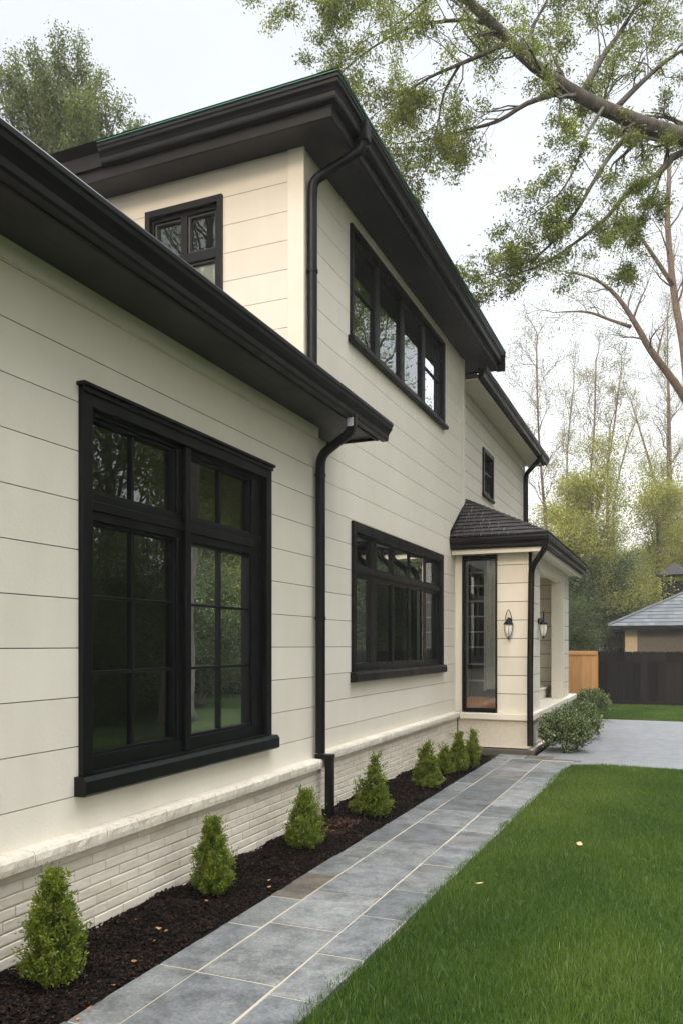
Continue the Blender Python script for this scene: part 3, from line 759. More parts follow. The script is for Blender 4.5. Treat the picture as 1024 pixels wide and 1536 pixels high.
def shingles(mb, p_of, rowlen, n, exposure, tablen, seed):
    """courses of overlapping shingles; p_of(s, t, lift) -> point, s along the eave, t up the slope"""
    r = random.Random(seed)
    for i in range(n):
        t0, t1 = i * exposure, min((i + 1) * exposure + .012, n * exposure)
        s0, s1 = rowlen(t0), rowlen(t1); s = s0[0] - (tablen / 2 if i % 2 else 0)
        while s < s0[1]:
            e = s + tablen * r.uniform(.6, 1.15); a, b = max(s, s0[0]), min(e, s0[1])
            if b > a:
                a1, b1 = max(a, s1[0]), min(b, s1[1])
                if b1 < a1: a1 = b1 = (a1 + b1) / 2 if False else min(max(a1, s1[0]), s1[1])
                l0 = .022 + r.uniform(0, .006); tt = r.random()
                q = [p_of(a + .002, t0, l0), p_of(b - .002, t0, l0), p_of(b1, t1, .006), p_of(a1, t1, .006)]
                mb.poly(q, tint=tt); mb.poly([p_of(a + .002, t0, 0), p_of(b - .002, t0, 0), q[1], q[0]], tint=tt * .5)
            s = e
L = math.sqrt(1 + k * k); ntot = 11; tot = run; ex_ = tot / ntot
fs = MB(); shingles(fs, lambda s, t, l: (s, ey + t * fr_k - l * .45, ez + t * k + l * .9), lambda t: (XM + .004, ex - t), ntot, ex_, .16, 3)
shingles(fs, lambda s, t, l: (ex - t + l * .45, s, ez + t * k + l * .9), lambda t: (ey + t * fr_k, GYE + .05), ntot, ex_, .16, 4)
fs.poly([(XM + .004, ey, ez), (ex, ey, ez), (ex, GYE + .05, ez), (XM + .004, GYE + .05, ez)])
fs.poly([(ex, GYE + .05, ez), (XM + .004, GYE + .05, ez), (XM + .004, GYE + .05, top[2])])
pr_ = part(fs, 'porch_roof', M['shingle'], fixn=False)
hc = MB(); nn = 16
for i in range(nn):      # hip caps
    f0, f1 = i / nn, (i + 1.15) / nn
    a = Vector((ex, ey, ez)).lerp(Vector(top), f0) + Vector((0, 0, .035)); b = Vector((ex, ey, ez)).lerp(Vector(top), min(f1, 1)) + Vector((0, 0, .024))
    w = .075
    for sx, sy in ((-1, 0), (0, 1)):
        dd = Vector((sx * w, sy * w, -.004))
        hc.poly([a, a + dd, b + dd, b], tint=rs.random())
        hc.poly([a, a + dd, a + dd - Vector((0, 0, .014)), a - Vector((0, 0, .014))], tint=0)
o = hc.build('hip_cap', M['shingle'], fixn=False); o.parent = pr_
mb = MB(); mb.prism([(ey + .03, ez + .03), (ey + .03, ez + .11), (ey + frun, top[2] + .03), (ey + frun, top[2] + .01)], lambda p, q, t: (t, p, q), XM + .0045, XM + .02); o = mb.build('flashing', M['gutter']); o.parent = pr_

# ---- downpipes
def pipe(path, r, shape=.55, mat='gutter', straps=()):
    # round the bends
    P_ = [Vector(p) for p in path]; out = [P_[0]]
    for i in range(1, len(P_) - 1):
        a, b, c = P_[i-1], P_[i], P_[i+1]; k = min(.11, (a - b).length * .45, (c - b).length * .45)
        p0 = b + (a - b).normalized() * k; p1 = b + (c - b).normalized() * k
        for t in (0, .2, .4, .6, .8, 1): out.append(p0 * (1-t)**2 + b * 2*t*(1-t) + p1 * t*t)
    out.append(P_[-1]); mb = MB(); mb.tube(out, r, 16, True, shape); o = part(mb, 'downpipe', M[mat])
    o.data.polygons.foreach_set('use_smooth', [True] * len(o.data.polygons))
    m = o.modifiers.new('edge', 'EDGE_SPLIT'); m.split_angle = math.radians(40)
    if straps:
        for (x, y, z) in straps:
            sm = MB(); sm.tube([(x, y, z - .015), (x, y, z + .015)], r * 1.14, 16, True, shape)
            q = sm.build('strap', M[mat]); q.parent = o
    return o
p = pipe([(-2.66, 6.58, 3.70), (-2.66, 6.58, 3.55), (-3.03, 6.735, 3.40), (-3.035, 6.74, 3.2), (-3.035, 6.74, .655)], .040, .7, straps=[(-3.035, 6.74, 3.22), (-3.035, 6.74, 1.9)])
mb = MB(); mb.box(-3.075, -2.905, 6.692, 6.788, .608, .648); mb.box(-2.975, -2.91, 6.698, 6.782, .02, .6075); o = mb.build('shoe', M['gutter'], bevel=.008); o.parent = p
mb = MB(); mb.box(-2.685, -2.628, 6.533, 6.5375, 3.585, 3.66); o = mb.build('sticker', M['sticker']); o.parent = p
pipe([(-2.76, 7.08, 6.50), (-2.76, 7.08, 6.36), (-3.185, 6.905, 6.06), (-3.19, 6.90, 5.9), (-3.19, 6.90, 4.12)], .047, .1, straps=[(-3.19, 6.90, 5.2)])
mb = MB(); mb.box(-2.80, -2.685, 7.02, 7.14, 6.42, 6.60); part(mb, 'outlet_box', M['gutter'], bevel=.01)
yb = ywall(777, XB + .05)
pipe([(-2.93, Y_BE - .55, 6.07), (-2.93, Y_BE - .55, 5.97), (XB + .05, Y_BE - .12, 5.72), (XB + .05, Y_BE - .10, 3.2)], .055, .3)
pipe([(-1.80, 12.11, 3.20), (-1.82, 12.12, 3.08), (-2.045, 12.345, 2.83), (-2.05, 12.35, 2.6), (-2.06, 12.30, 1.2), (-2.045, 12.22, .13)], .044, .5)

# ------------------------------------------------------------------ wall lanterns
def lantern(loc, out, label):
    root = empty('wall_lantern', loc); tag(root, label, 'wall lantern', 'lanterns on the porch pillar')
    ox, oy = out
    c = (ox * .085, oy * .085, 0)
    b = MB(); b.tube([(0, 0, .05), (ox * .02, oy * .02, .05)], .045, 16); b.tube([(ox * .02, oy * .02, .05), (ox * .06, oy * .06, .10), (c[0], c[1], .075)], .008, 8); o = b.build('bracket', M['iron'], root)
    h = MB(); px, py = -oy, ox
    h.tube([(c[0] + px * t * .045, c[1] + py * t * .045, z) for t, z in ((-1, .06), (-.9, .12), (-.55, .18), (-.15, .215), (.15, .215), (.55, .18), (.9, .12), (1, .06))], .006, 8); h.build('loop', M['iron'], root, smooth=True)
    cp = MB(); cp.lathe([(.0, .070), (.022, .066), (.042, .045), (.058, .022), (.070, .012), (.068, .0), (.0, -.002)], c, 20); cp.build('cap', M['iron'], root, smooth=True)
    gl = MB(); gl.lathe([(.052, -.002), (.060, -.04), (.052, -.11), (.036, -.17), (.012, -.20), (0, -.203)], c, 20); gl.build('glass_shade', M['frost'], root, smooth=True)
    cg = MB()
    for k in range(4):
        a = k * math.pi / 2 + .3
        cg.tube([(c[0] + r * math.cos(a), c[1] + r * math.sin(a), z) for r, z in ((.069, .0), (.066, -.05), (.057, -.12), (.04, -.18), (.012, -.215))], .0035, 6)
    for r, z in ((.069, -.006),):
        cg.tube([(c[0] + r * math.cos(a), c[1] + r * math.sin(a), z) for a in np.linspace(0, 2 * math.pi, 20)], .007, 6)
    cg.build('cage', M['iron'], root)
    fi = MB(); fi.lathe([(0, -.25), (.010, -.235), (.018, -.222), (.014, -.208), (0, -.2)], c, 12); fi.build('finial', M['iron'], root, smooth=True)
    return root
lantern((-2.39, YP - .002, 1.98), (0, -1), 'wrought iron wall lantern with milky glass on the pillar face beside the tall narrow window')
lantern((XP + .002, 13.30, 2.0), (1, 0), 'dark iron wall lantern beside the open porch recess, behind the porch downpipe')

# shelf seen through the tall window
sh = empty('display_shelf', (-2.95, 12.98, .612)); tag(sh, 'tall open shelf standing indoors behind the narrow porch window', 'shelf')
for z in (.45, .72, 1.0, 1.25, 1.5, 1.75, 2.0, 2.22):
    mb = MB(); mb.box(-.25, .30, -.12, .12, z, z + .018); mb.build('shelf_board', M['chrome'], sh)
mb = MB(); mb.box(.06, .10, -.13, -.121, .3, 2.4); mb.box(-.27, -.251, -.12, .12, 0, 2.4); mb.box(.301, .32, -.12, .12, 0, 2.4); mb.build('upright', M['chrome'], sh)

# ------------------------------------------------------------------ fences and neighbour
FY = 23.5
bf = empty('board_fence', (-2.0, FY, 0)); tag(bf, 'black stained vertical board fence across the back of the lawn', 'fence')
r = random.Random(2)
mb = MB(); up = MB(); x = 0.0
while x < 11:
    w = .215 + r.uniform(-.012, .012)
    pr = .0 if r.random() < .5 else .018
    mb.box(x + .009, x + w - .009, -.022 - pr, 0, .12 + r.uniform(-.006, .006), 1.30, r.random()); up.box(x + .007, x + w - .007, -.05 - pr, -.021 - pr, 1.19 + r.uniform(-.012, .012), 1.475 + r.uniform(-.005, .005), r.random())
    x += w
mb.build('board_panel', M['blackwood'], bf); up.build('top_boards', M['blackwood'], bf)
bk = MB(); bk.box(0.002, 10.99, .001, .012, .10, 1.44); bk.build('backing_board', M['blackwood'], bf)
ra = MB(); ra.box(0, 11, -.06, .02, .0, .11); ra.box(0, 11, .0125, .05, 1.0, 1.1); ra.build('rail', M['blackwood'], bf)
for i in range(6):
    mb = MB(); mb.box(i * 2.1 - .05, i * 2.1 + .05, .051, .15, 0, 1.46); mb.build('post', M['blackwood'], bf)
cf = empty('cedar_fence', (-4.4, FY, 0)); tag(cf, 'orange cedar board fence panel between the porch and the black fence', 'fence')
mb = MB(); x = 0.0
while x < 2.3:
    w = min(.27, 2.32 - x); mb.box(x + .004, x + w - .004, -.03, 0, .03, 1.38, r.random()); x += w
mb.build('board_panel', M['cedar'], cf)
mb = MB(); mb.box(-.02, 2.34, -.05, .03, 1.381, 1.49); mb.build('top_rail', M['cedar'], cf, bevel=.006)
mb = MB(); mb.box(2.322, 2.355, -.055, .03, 0, 1.38); mb.build('post', M['cedar'], cf)

gh = empty('garage', (0, 40, 0)); tag(gh, 'low neighbouring outbuilding with grey hip roof behind the black fence', 'outbuilding')
gp = P(912, 945, 38); gx0 = gp[0] ; gy0 = gp[1]; ge = gp[2]
gh.location = (gx0, gy0, 0)
mb = MB(); mb.box(.75, 9.5, .7, 9.3, 0, ge + .03); mb.build('wall', M['tan'], gh)
mb = MB(); mb.box(.70, 1.25, .64, 1.2, 0, ge + .035); mb.build('corner_pier', M['beige'], gh)
mb = MB(); mb.box(0, 10.2, 0, 10, ge, ge + .17); mb.build('fascia', M['gutter'], gh, bevel=.02)
rf = MB(); zt = ge + .172
def groof(a, b, hh):
    pass
N = 14; run = 5.0; kk = .50
shingles(rf, lambda s, t, l: (s, -.08 + t - l * .45, zt + t * kk + l * 1.2), lambda t: (-.08 + t, 10.28 - t), N, run / N, .34, 5)
shingles(rf, lambda s, t, l: (-.08 + t - l * .45, s, zt + t * kk + l * 1.2), lambda t: (-.08 + t, 10.08 - t), N, run / N, .34, 6)
rf.poly([(-.08, -.08, zt), (10.28, -.08, zt), (5.2, 5, zt + 5 * kk - .02), (5.0, 5, zt + 5 * kk - .02)])
rf.poly([(10.28, -.08, zt), (10.28, 10.08, zt), (5.2, 5, zt + 5 * kk - .02)]); rf.poly([(10.28, 10.08, zt), (-.08, 10.08, zt), (5.0, 5, zt + 5 * kk - .02), (5.2, 5, zt + 5 * kk - .02)])
rf.poly([(-.08, 10.08, zt), (-.08, -.08, zt), (5.0, 5, zt + 5 * kk - .02)])
gr_ = rf.build('roof', M['gshingle'], gh, fixn=False)
mb = MB(); mb.tube([(-.05, -.05, zt + .05), (5.0, 5.0, zt + 5 * kk + .06)], .075, 6); mb.build('hip_cap', M['gshingle'], gr_)
cx = P(1003, 850, 42) - np.array((gx0, gy0, 0)); cx = (cx[0], cx[1])
ch = MB(); ch.box(cx[0] - .38, cx[0] + .9, cx[1] - .5, cx[1] + .7, 2.5, 4.98)
for a, b in ((-.34, -.34), (.80, -.34), (-.34, .55), (.80, .55), (.2, -.34)): ch.box(cx[0] + a - .045, cx[0] + a + .045, cx[1] + b - .045, cx[1] + b + .045, 4.981, 5.33)
ch.build('cupola', M['blackwood'], gh)
cc = MB(); cx0, cx1, cy0, cy1 = cx[0] - .62, cx[0] + 1.15, cx[1] - .75, cx[1] + .95; cm = ((cx0 + cx1) / 2, (cy0 + cy1) / 2, 6.0)
q = [(cx0, cy0, 5.32), (cx1, cy0, 5.32), (cx1, cy1, 5.32), (cx0, cy1, 5.32)]
for i in range(4): cc.poly([q[i], q[(i+1) % 4], cm])
cc.poly(q[::-1]); cc.build('cupola_roof', M['shingle'], gh, fixn=False)

# ------------------------------------------------------------------ plants
def leaf_quads(cen, size, aspect, rng, tint, updir=None, droop=0.0):
    n = len(cen); a = rng.normal(size=(n, 3))
    if updir is not None: a = a * .75 + updir
    a[:, 2] -= droop
    a /= np.linalg.norm(a, axis=1)[:, None]
    b = rng.normal(size=(n, 3)); b -= a * (a * b).sum(1)[:, None]; b /= np.linalg.norm(b, axis=1)[:, None]
    L = (size * rng.uniform(.7, 1.3, n))[:, None]; W = L * aspect
    nrm = np.cross(a, b)
    v0 = cen; v1 = cen + a * L * .5 + b * W * .5 + nrm * L * .06; v2 = cen + a * L; v3 = cen + a * L * .5 - b * W * .5 + nrm * L * .06
    V = np.stack([v0, v1, v2, v3], 1).reshape(-1, 3); F = np.arange(4 * n).reshape(-1, 4)
    return V, F, np.clip(tint, 0, 1)

def cone_shrub(loc, h, w, seed, label, n, lobes=None, leaf=.020, mat='shrub', group='conifers planted along the mulch bed', name='conical_shrub'):
    rng = np.random.default_rng(seed)
    root = empty(name, loc); tag(root, label, 'shrub', group)
    lobes = lobes or [(0, 0, h, w)]
    cs, ts, ups = [], [], []; st = MB()
    tot = sum(l[2] * l[3] for l in lobes)
    lobes = [(*l, 0.0) for l in lobes]
    for l in list(lobes):
        for q in range(7):
            a = rng.uniform(0, 6.28); t = rng.uniform(.06, .50); rr_ = l[3] * .40 * (1 - t) ** .6
            lobes.append((l[0] + rr_ * math.cos(a), l[1] + rr_ * math.sin(a), l[2] * rng.uniform(.16, .27), l[3] * rng.uniform(.18, .30), l[2] * t))
    tot = sum(l[2] * l[3] for l in lobes)
    for (lx, ly, lh, lw, lz) in lobes:
        nt = int(n * lh * lw / tot / 26)
        # sprays: short shoots pointing up and out from the axis
        for _ in range(nt):
            t = rng.random() ** 1.25
            prof = (min(1, (t + .05) / .16) ** .7) * (1 - t) ** .85 * (1 + .10 * math.sin(9 * t + seed)) + .03
            rad = lw / 2 * prof * (rng.random() ** .36) * rng.uniform(.72, 1.22); an = rng.uniform(0, 2 * math.pi); rad *= 1 + .17 * math.sin(3 * an + 9 * t + seed) + .10 * math.sin(5 * an - 17 * t)
            if math.sin(4 * an + 13 * t + seed) * math.sin(7 * an - 21 * t + 2 * seed) > .52 and rng.random() < .8: continue
            o = np.array((math.cos(an), math.sin(an), 0)); c = np.array((lx, ly, 0)) + o * rad + np.array((0, 0, .02 + lz + t * lh * .93))
            dr = o * rng.uniform(.3, .9) + np.array((0, 0, rng.uniform(.5, 1.2))); dr /= np.linalg.norm(dr)
            ln = rng.uniform(.025, .062) * (1.9 if rng.random() < .18 else 1); k = 26
            tt = rng.random(k)
            pts = c + dr * (tt * ln)[:, None] + rng.normal(0, .008, (k, 3))
            cs.append(pts); ts.append(np.full(k, rng.uniform(.18, .75)) + (tt - .5) * .55 + rng.normal(0, .07, k)); ups.append(np.tile(dr * .9, (k, 1)))
        if lz == 0: st.tube([(lx, ly, -.05), (lx, ly, lh * .5), (lx, ly, lh * .85)], [.012, .009, .003], 6)
    V, F, T = leaf_quads(np.vstack(cs), leaf, .42, rng, np.concatenate(ts), np.vstack(ups))
    fast_mesh('crown', V, F, M[mat], root, T); st.build('stem', M['bark'], root)
    return root
shr = [
 ((-2.73, 2.98, .03), .53, .31, 'nearest conical shrub at the lower left, tall and slightly ragged', 21000, None),
 ((-2.75, 4.42, .04), .48, .30, 'second conical shrub, below the big window, with a narrow neck and broad foot', 19000, None),
 ((-2.69, 5.68, .04), .46, .32, 'broad neat conical shrub just before the downpipe foot', 17000, None),
 ((-2.62, 7.02, .04), .56, .24, 'two lobed conical shrub past the downpipe with a low bushy side lobe on its left', 17000, [(0.01, 0, .56, .22), (-.10, -.03, .33, .20), (.06, .02, .34, .2)]),
 ((-2.58, 8.62, .04), .50, .32, 'stout rounded conical shrub under the five pane window', 13000, [(0, 0, .5, .30), (-.05, .02, .40, .22)]),
 ((-2.66, 9.65, .04), .32, .22, 'smallest conical shrub, low and round, in the far clump', 6500, None),
 ((-2.55, 9.92, .04), .50, .24, 'tallest conical shrub of the far clump near the porch', 9000, None),
 ((-2.47, 10.35, .04), .48, .19, 'narrow conical shrub at the far end of the mulch bed', 7500, None)]
for i, (loc, h, w, lab, n, lobes) in enumerate(shr): cone_shrub(loc, h * 1.0, w * .86, 40 + i, lab, n, lobes, leaf=.019 if i < 3 else .022)

def round_shrub(loc, r, h, seed, label, n):
    rng = np.random.default_rng(seed); root = empty('round_shrub', loc); tag(root, label, 'shrub', 'round shrubs beside the porch')
    nt = n // 24; cs, ts, ups = [], [], []
    for _ in range(nt):
        v = rng.normal(size=3); v[2] = v[2] if v[2] > -.6 else -v[2]; v /= np.linalg.norm(v)
        bump_ = 1 + .12 * math.sin(5 * v[0] + seed) * math.sin(6 * v[1] + 2) 
        rr = rng.random() ** .40 * bump_ * rng.uniform(.9, 1.08)
        c = np.array((v[0] * r * rr, v[1] * r * rr, h * .44 + v[2] * h * .56 * rr)); k = 24; c[2] = max(c[2], .02)
        d_ = v * .8 + np.array((0, 0, .5)); tt = rng.random(k)
        cs.append(c + d_ * (tt * .07)[:, None] + rng.normal(0, .018, (k, 3)))
        t = rng.uniform(.05, .55) + rng.normal(0, .08, k); t[rng.random(k) < .22] = rng.uniform(.8, 1); ts.append(t); ups.append(np.tile(d_, (k, 1)))
    V, F, T = leaf_quads(np.vstack(cs), .034, .5, rng, np.concatenate(ts), np.vstack(ups))
    fast_mesh('crown', V, F, M['rshrub'], root, T)
    st = MB()
    for k in range(5):
        a = k * 1.26; st.tube([(0, 0, -.04), (math.cos(a) * r * .4, math.sin(a) * r * .4, h * .5), (math.cos(a) * r * .7, math.sin(a) * r * .7, h * .75)], [.014, .009, .004], 5)
    st.build('stem', M['bark'], root)
round_shrub((-1.60, 12.75, .02), .37, .54, 61, 'nearest round variegated shrub at the porch corner by the driveway', 26000)
round_shrub((-1.58, 14.6, .02), .33, .56, 62, 'middle round variegated shrub along the porch wall', 18000)
round_shrub((-1.72, 18.2, .02), .36, .62, 63, 'farthest round green shrub past the end of the porch ledge', 13000)

# ---- trees
class Tree:
    def __init__(self, seed, leaf=.06, aspect=.45, per=14, spread=.16, twig=.5, maxlev=3, wander=.16, up=.12, ratio=.62, nch=(4, 6), ang=(.5, 1.05), droop=0.0, minr=.006, sides=5, leafy=1.0):
        self.rng = np.random.default_rng(seed); self.bark = MB(); self.c = []; self.t = []; self.__dict__.update(leaf=leaf, aspect=aspect, per=per, spread=spread, twig=twig, maxlev=maxlev, wander=wander, up=up, ratio=ratio, nch=nch, ang=ang, droop=droop, minr=minr, sides=sides, leafy=leafy)
    def limb(self, pts, radii, lev, t_from=.25, n=None, clen=None, sides=None):
        """a given limb; sprouts children along it"""
        rng = self.rng; pts = [np.asarray(p, float) for p in pts]
        # smooth the given polyline
        q, rr = [], []
        for i in range(len(pts) - 1):
            p0 = pts[max(i-1, 0)]; p1 = pts[i]; p2 = pts[i+1]; p3 = pts[min(i+2, len(pts)-1)]
            for s in (0, .33, .66):
                q.append(.5 * ((2*p1) + (-p0+p2)*s + (2*p0-5*p1+4*p2-p3)*s*s + (-p0+3*p1-3*p2+p3)*s**3)); rr.append(radii[i] * (1-s) + radii[i+1] * s)
        q.append(pts[-1]); rr.append(radii[-1])
        self.bark.tube(q, rr, sides or 9, True)
        seg = [np.linalg.norm(q[i+1] - q[i]) for i in range(len(q)-1)]; tot = sum(seg)
        n = n if n is not None else int(tot * 2.2)
        for j in range(n):
            t = t_from + (1 - t_from) * (j + rng.random()) / n; s = t * tot; i = 0
            while i < len(seg) - 1 and s > seg[i]: s -= seg[i]; i += 1
            f = min(1, s / seg[i]); p = q[i] * (1-f) + q[i+1] * f; d = (q[i+1] - q[i]) / seg[i]; r = rr[i] * (1-f) + rr[i+1] * f
            L = (clen or tot * .35) * rng.uniform(.55, 1.1) * (1 - .45 * t)
            self.grow(p, self.turn(d), L, max(self.minr, r * rng.uniform(.3, .5)), lev)
        self.grow(q[-1], (q[-1] - q[-2]) / np.linalg.norm(q[-1] - q[-2]), (clen or tot * .35) * .6, rr[-1], lev)
    def turn(self, d):
        rng = self.rng; a = rng.uniform(*self.ang); o = rng.normal(size=3); o -= d * o.dot(d); o /= np.linalg.norm(o)
        v = d * math.cos(a) + o * math.sin(a); v[2] += self.up - self.droop; return v / np.linalg.norm(v)
    def grow(self, p, d, L, r, lev):
        rng = self.rng; n = 4 if lev < self.maxlev else 3; pts = [p]; q = p.copy(); dd = d.copy()
        for i in range(n):
            dd = dd + rng.normal(0, self.wander, 3) + np.array((0, 0, self.up * .4 - self.droop * .6)); dd /= np.linalg.norm(dd)
            q = q + dd * L / n; pts.append(q)
        rad = [max(self.minr * .5, r * (1 - .75 * i / n)) for i in range(n + 1)]
        self.bark.tube(pts, rad, self.sides if lev < 2 else 4 if lev < self.maxlev else 3, False)
        if lev >= self.maxlev or L < self.twig * .6:
            if rng.random() < self.leafy: self.foliage(pts, L)
            return
        k = int(rng.integers(self.nch[0], self.nch[1] + 1))
        for j in range(k):
            t = .25 + .75 * (j + rng.random()) / k; f = t * n; i = min(int(f), n - 1); f -= i
            p2 = pts[i] * (1-f) + pts[i+1] * f; d2 = (pts[i+1] - pts[i]); d2 = d2 / np.linalg.norm(d2)
            self.grow(p2, self.turn(d2), L * self.ratio * rng.uniform(.7, 1.15) * (1.1 - .4 * t), max(self.minr, rad[i] * .6), lev + 1)
        self.grow(pts[-1], dd, L * self.ratio * .8, rad[-1], lev + 1)
    def foliage(self, pts, L):
        rng = self.rng; k = self.per; i = rng.integers(1, len(pts), k); f = rng.random(k)[:, None]
        A = np.array(pts); c = A[i-1] * (1-f) + A[i] * f + rng.normal(0, self.spread, (k, 3)) * np.array((1, 1, .75))
        self.c.append(c); self.t.append(np.full(k, rng.uniform(.2, .75)) + rng.normal(0, .13, k))
    def build(self, name, label, cat, group, leafmat, bark, loc):
        root = empty(name, loc); tag(root, label, cat, group)
        off = np.array(loc, float)
        self.bark.v = [tuple(np.array(v) - off) for v in self.bark.v]
        self.bark.build('trunk', M[bark], root, smooth=True, fixn=False)
        if self.c:
            V, F, T = leaf_quads(np.vstack(self.c) - off, self.leaf, self.aspect, self.rng, np.concatenate(self.t), droop=.25)
            fast_mesh('crown', V, F, M[leafmat], root, T)
        return root
def copy_tree(o, loc, rz, s, label):
    c = o.copy(); C.objects.link(c); c.location = loc; c.rotation_euler = (0, 0, rz); c.scale = (s, s, s); c['label'] = label
    for ch in list(o.children):
        k = ch.copy(); C.objects.link(k); k.parent = c
    return c

# the big tree on the right whose limbs reach over the roof; trunk stands just outside the frame
T = Tree(101, leaf=.050, aspect=.42, per=66, spread=.062, twig=.30, leafy=.50, maxlev=4, wander=.22, up=.02, ratio=.62, nch=(3, 4), ang=(.4, 1.05), minr=.0035)
base = np.array((3.9, 15.0, 0)); fork = np.array((3.3, 14.6, 6.4))
T.bark.tube([base + (0, 0, -.2), base + (0, 0, .2), base + (-.05, 0, 2), base + (-.25, -.1, 4.2), fork], [.50, .40, .33, .29, .26], 12)
top_ = np.array((3.0, 14.9, 11.5))
T.limb([fork, (3.1, 14.8, 8.5), top_, (2.4, 15.3, 14.5)], [.24, .20, .15, .06], 1, .3, 10, 3.0)
ml = [fork, P(1130, 235, 12.4), P(1030, 207, 12.2), P(960, 185, 12), P(880, 150, 11.8), P(800, 98, 11.6), P(740, 38, 11.4), P(690, -10, 11.2), P(640, -70, 11)]
T.limb(ml, [.20, .15, .125, .112, .098, .086, .075, .062, .04], 2, .42, 20, 1.3)
T.limb([P(838, 139, 11.7), P(790, 155, 11.6), P(745, 182, 11.6), P(690, 197, 11.8), P(630, 212, 12)], [.042, .034, .027, .018, .009], 2, .2, 9, 1.25)
T.limb([P(757, 66, 11.5), P(715, 85, 11.3), P(680, 100, 11.3), P(640, 118, 11.4), P(590, 150, 11.6)], [.040, .030, .025, .018, .008], 2, .12, 11, 1.35)
T.limb([P(735, 36, 11.4), P(690, 30, 11.6), P(620, 40, 11.9), P(560, 70, 12.1), P(510, 110, 12.3)], [.034, .027, .020, .014, .007], 2, .15, 11, 1.3)
T.limb([P(690, -10, 11.2), P(620, -20, 11.4), P(540, -15, 11.7), P(470, 0, 12)], [.038, .027, .018, .009], 2, .1, 11, 1.2)
T.limb([P(690, 95, 11.3), P(665, 140, 11.5), P(655, 190, 11.6), P(640, 250, 11.6)], [.022, .016, .011, .006], 2, .2, 7, .85)
l2 = [P(1110, 240, 12.6), P(1024, 228, 12.4), P(985, 262, 12.2), P(940, 290, 12.1), P(910, 325, 12), P(870, 358, 11.9), P(815, 395, 11.9), P(760, 415, 11.9)]
T.limb([fork, P(1180, 262, 12.9)] + l2, [.15, .09, .068, .056, .047, .038, .032, .024, .015, .007], 2, .6, 9, .8)
T.limb([P(945, 200, 12), P(915, 232, 11.8), P(885, 280, 11.6), P(855, 330, 11.6), P(805, 385, 11.6), P(755, 405, 11.7), P(730, 412, 11.7)], [.045, .035, .028, .022, .016, .010, .006], 2, .4, 13, .62)
T.limb([P(905, 160, 11.8), P(880, 200, 11.5), P(862, 250, 11.4), P(838, 290, 11.4), P(800, 320, 11.5)], [.026, .020, .015, .010, .006], 2, .3, 10, .75)
T.limb([P(870, 145, 11.8), P(900, 90, 12.1), P(935, 40, 12.4), P(975, -30, 12.6)], [.060, .042, .03, .014], 2, .15, 13, 1.4)
T.limb([P(920, 165, 12), P(965, 120, 12.2), P(1015, 80, 12.6), P(1080, 50, 13)], [.050, .036, .026, .014], 2, .15, 12, 1.4)
T.limb([P(790, 92, 11.6), P(795, 50, 11.9), P(820, 0, 12.1), P(850, -50, 12.4)], [.038, .026, .018, .009], 2, .15, 10, 1.2)
T.limb([P(985, 190, 12.1), P(1000, 225, 12.5), P(975, 300, 13), P(935, 370, 13.2)], [.032, .022, .015, .008], 2, .3, 7, .8)
big = T.build('broadleaf_tree', 'large old tree on the right whose thick limb reaches over the lawn and roof', 'tree', None, 'oak', 'bark', tuple(base))

# trees with ruddy trunks at the right edge, beyond the garage
T = Tree(111, leaf=.065, aspect=.5, per=34, spread=.26, twig=.6, maxlev=3, wander=.2, up=.08, ratio=.62, nch=(3, 4), minr=.012)
b0 = P(1062, 985, 29); b0[2] = 0
T.bark.tube([b0, b0 + (0, 0, 4), P(1050, 700, 29), P(1034, 610, 29)], [.30, .22, .19, .17], 9)
T.limb([P(1034, 610, 29), P(1012, 575, 28.8), P(975, 525, 28.6), P(955, 490, 28.5), P(925, 445, 28.4), P(890, 418, 28.3), P(850, 408, 28.3)], [.16, .14, .12, .10, .075, .05, .02], 2, .3, 12, 2.4)
T.limb([P(945, 490, 28.5), P(915, 480, 28.3), P(880, 468, 28.3), P(840, 468, 28.3)], [.07, .05, .04, .02], 2, .3, 5, 1.6)
T.limb([P(1034, 610, 29), P(1024, 520, 29.3), P(1010, 440, 29.5), P(1000, 330, 29.6), P(1003, 250, 29.8), P(990, 180, 30)], [.17, .14, .12, .10, .07, .04], 2, .3, 14, 2.4)
T.limb([P(1010, 430, 29.5), P(980, 385, 29), P(955, 350, 28.8), P(930, 330, 28.6)], [.09, .07, .05, .02], 2, .3, 5, 1.8)
T.limb([P(1034, 610, 29), P(1060, 500, 30), P(1090, 380, 31), P(1110, 250, 31)], [.2, .17, .12, .06], 2, .3, 8, 2.6)
T.build('ruddy_trunk_tree', 'tree with bare reddish limbs curving in from the right edge above the garage', 'tree', 'sparse trees beyond the fence', 'pleaf', 'rbark', tuple(b0))

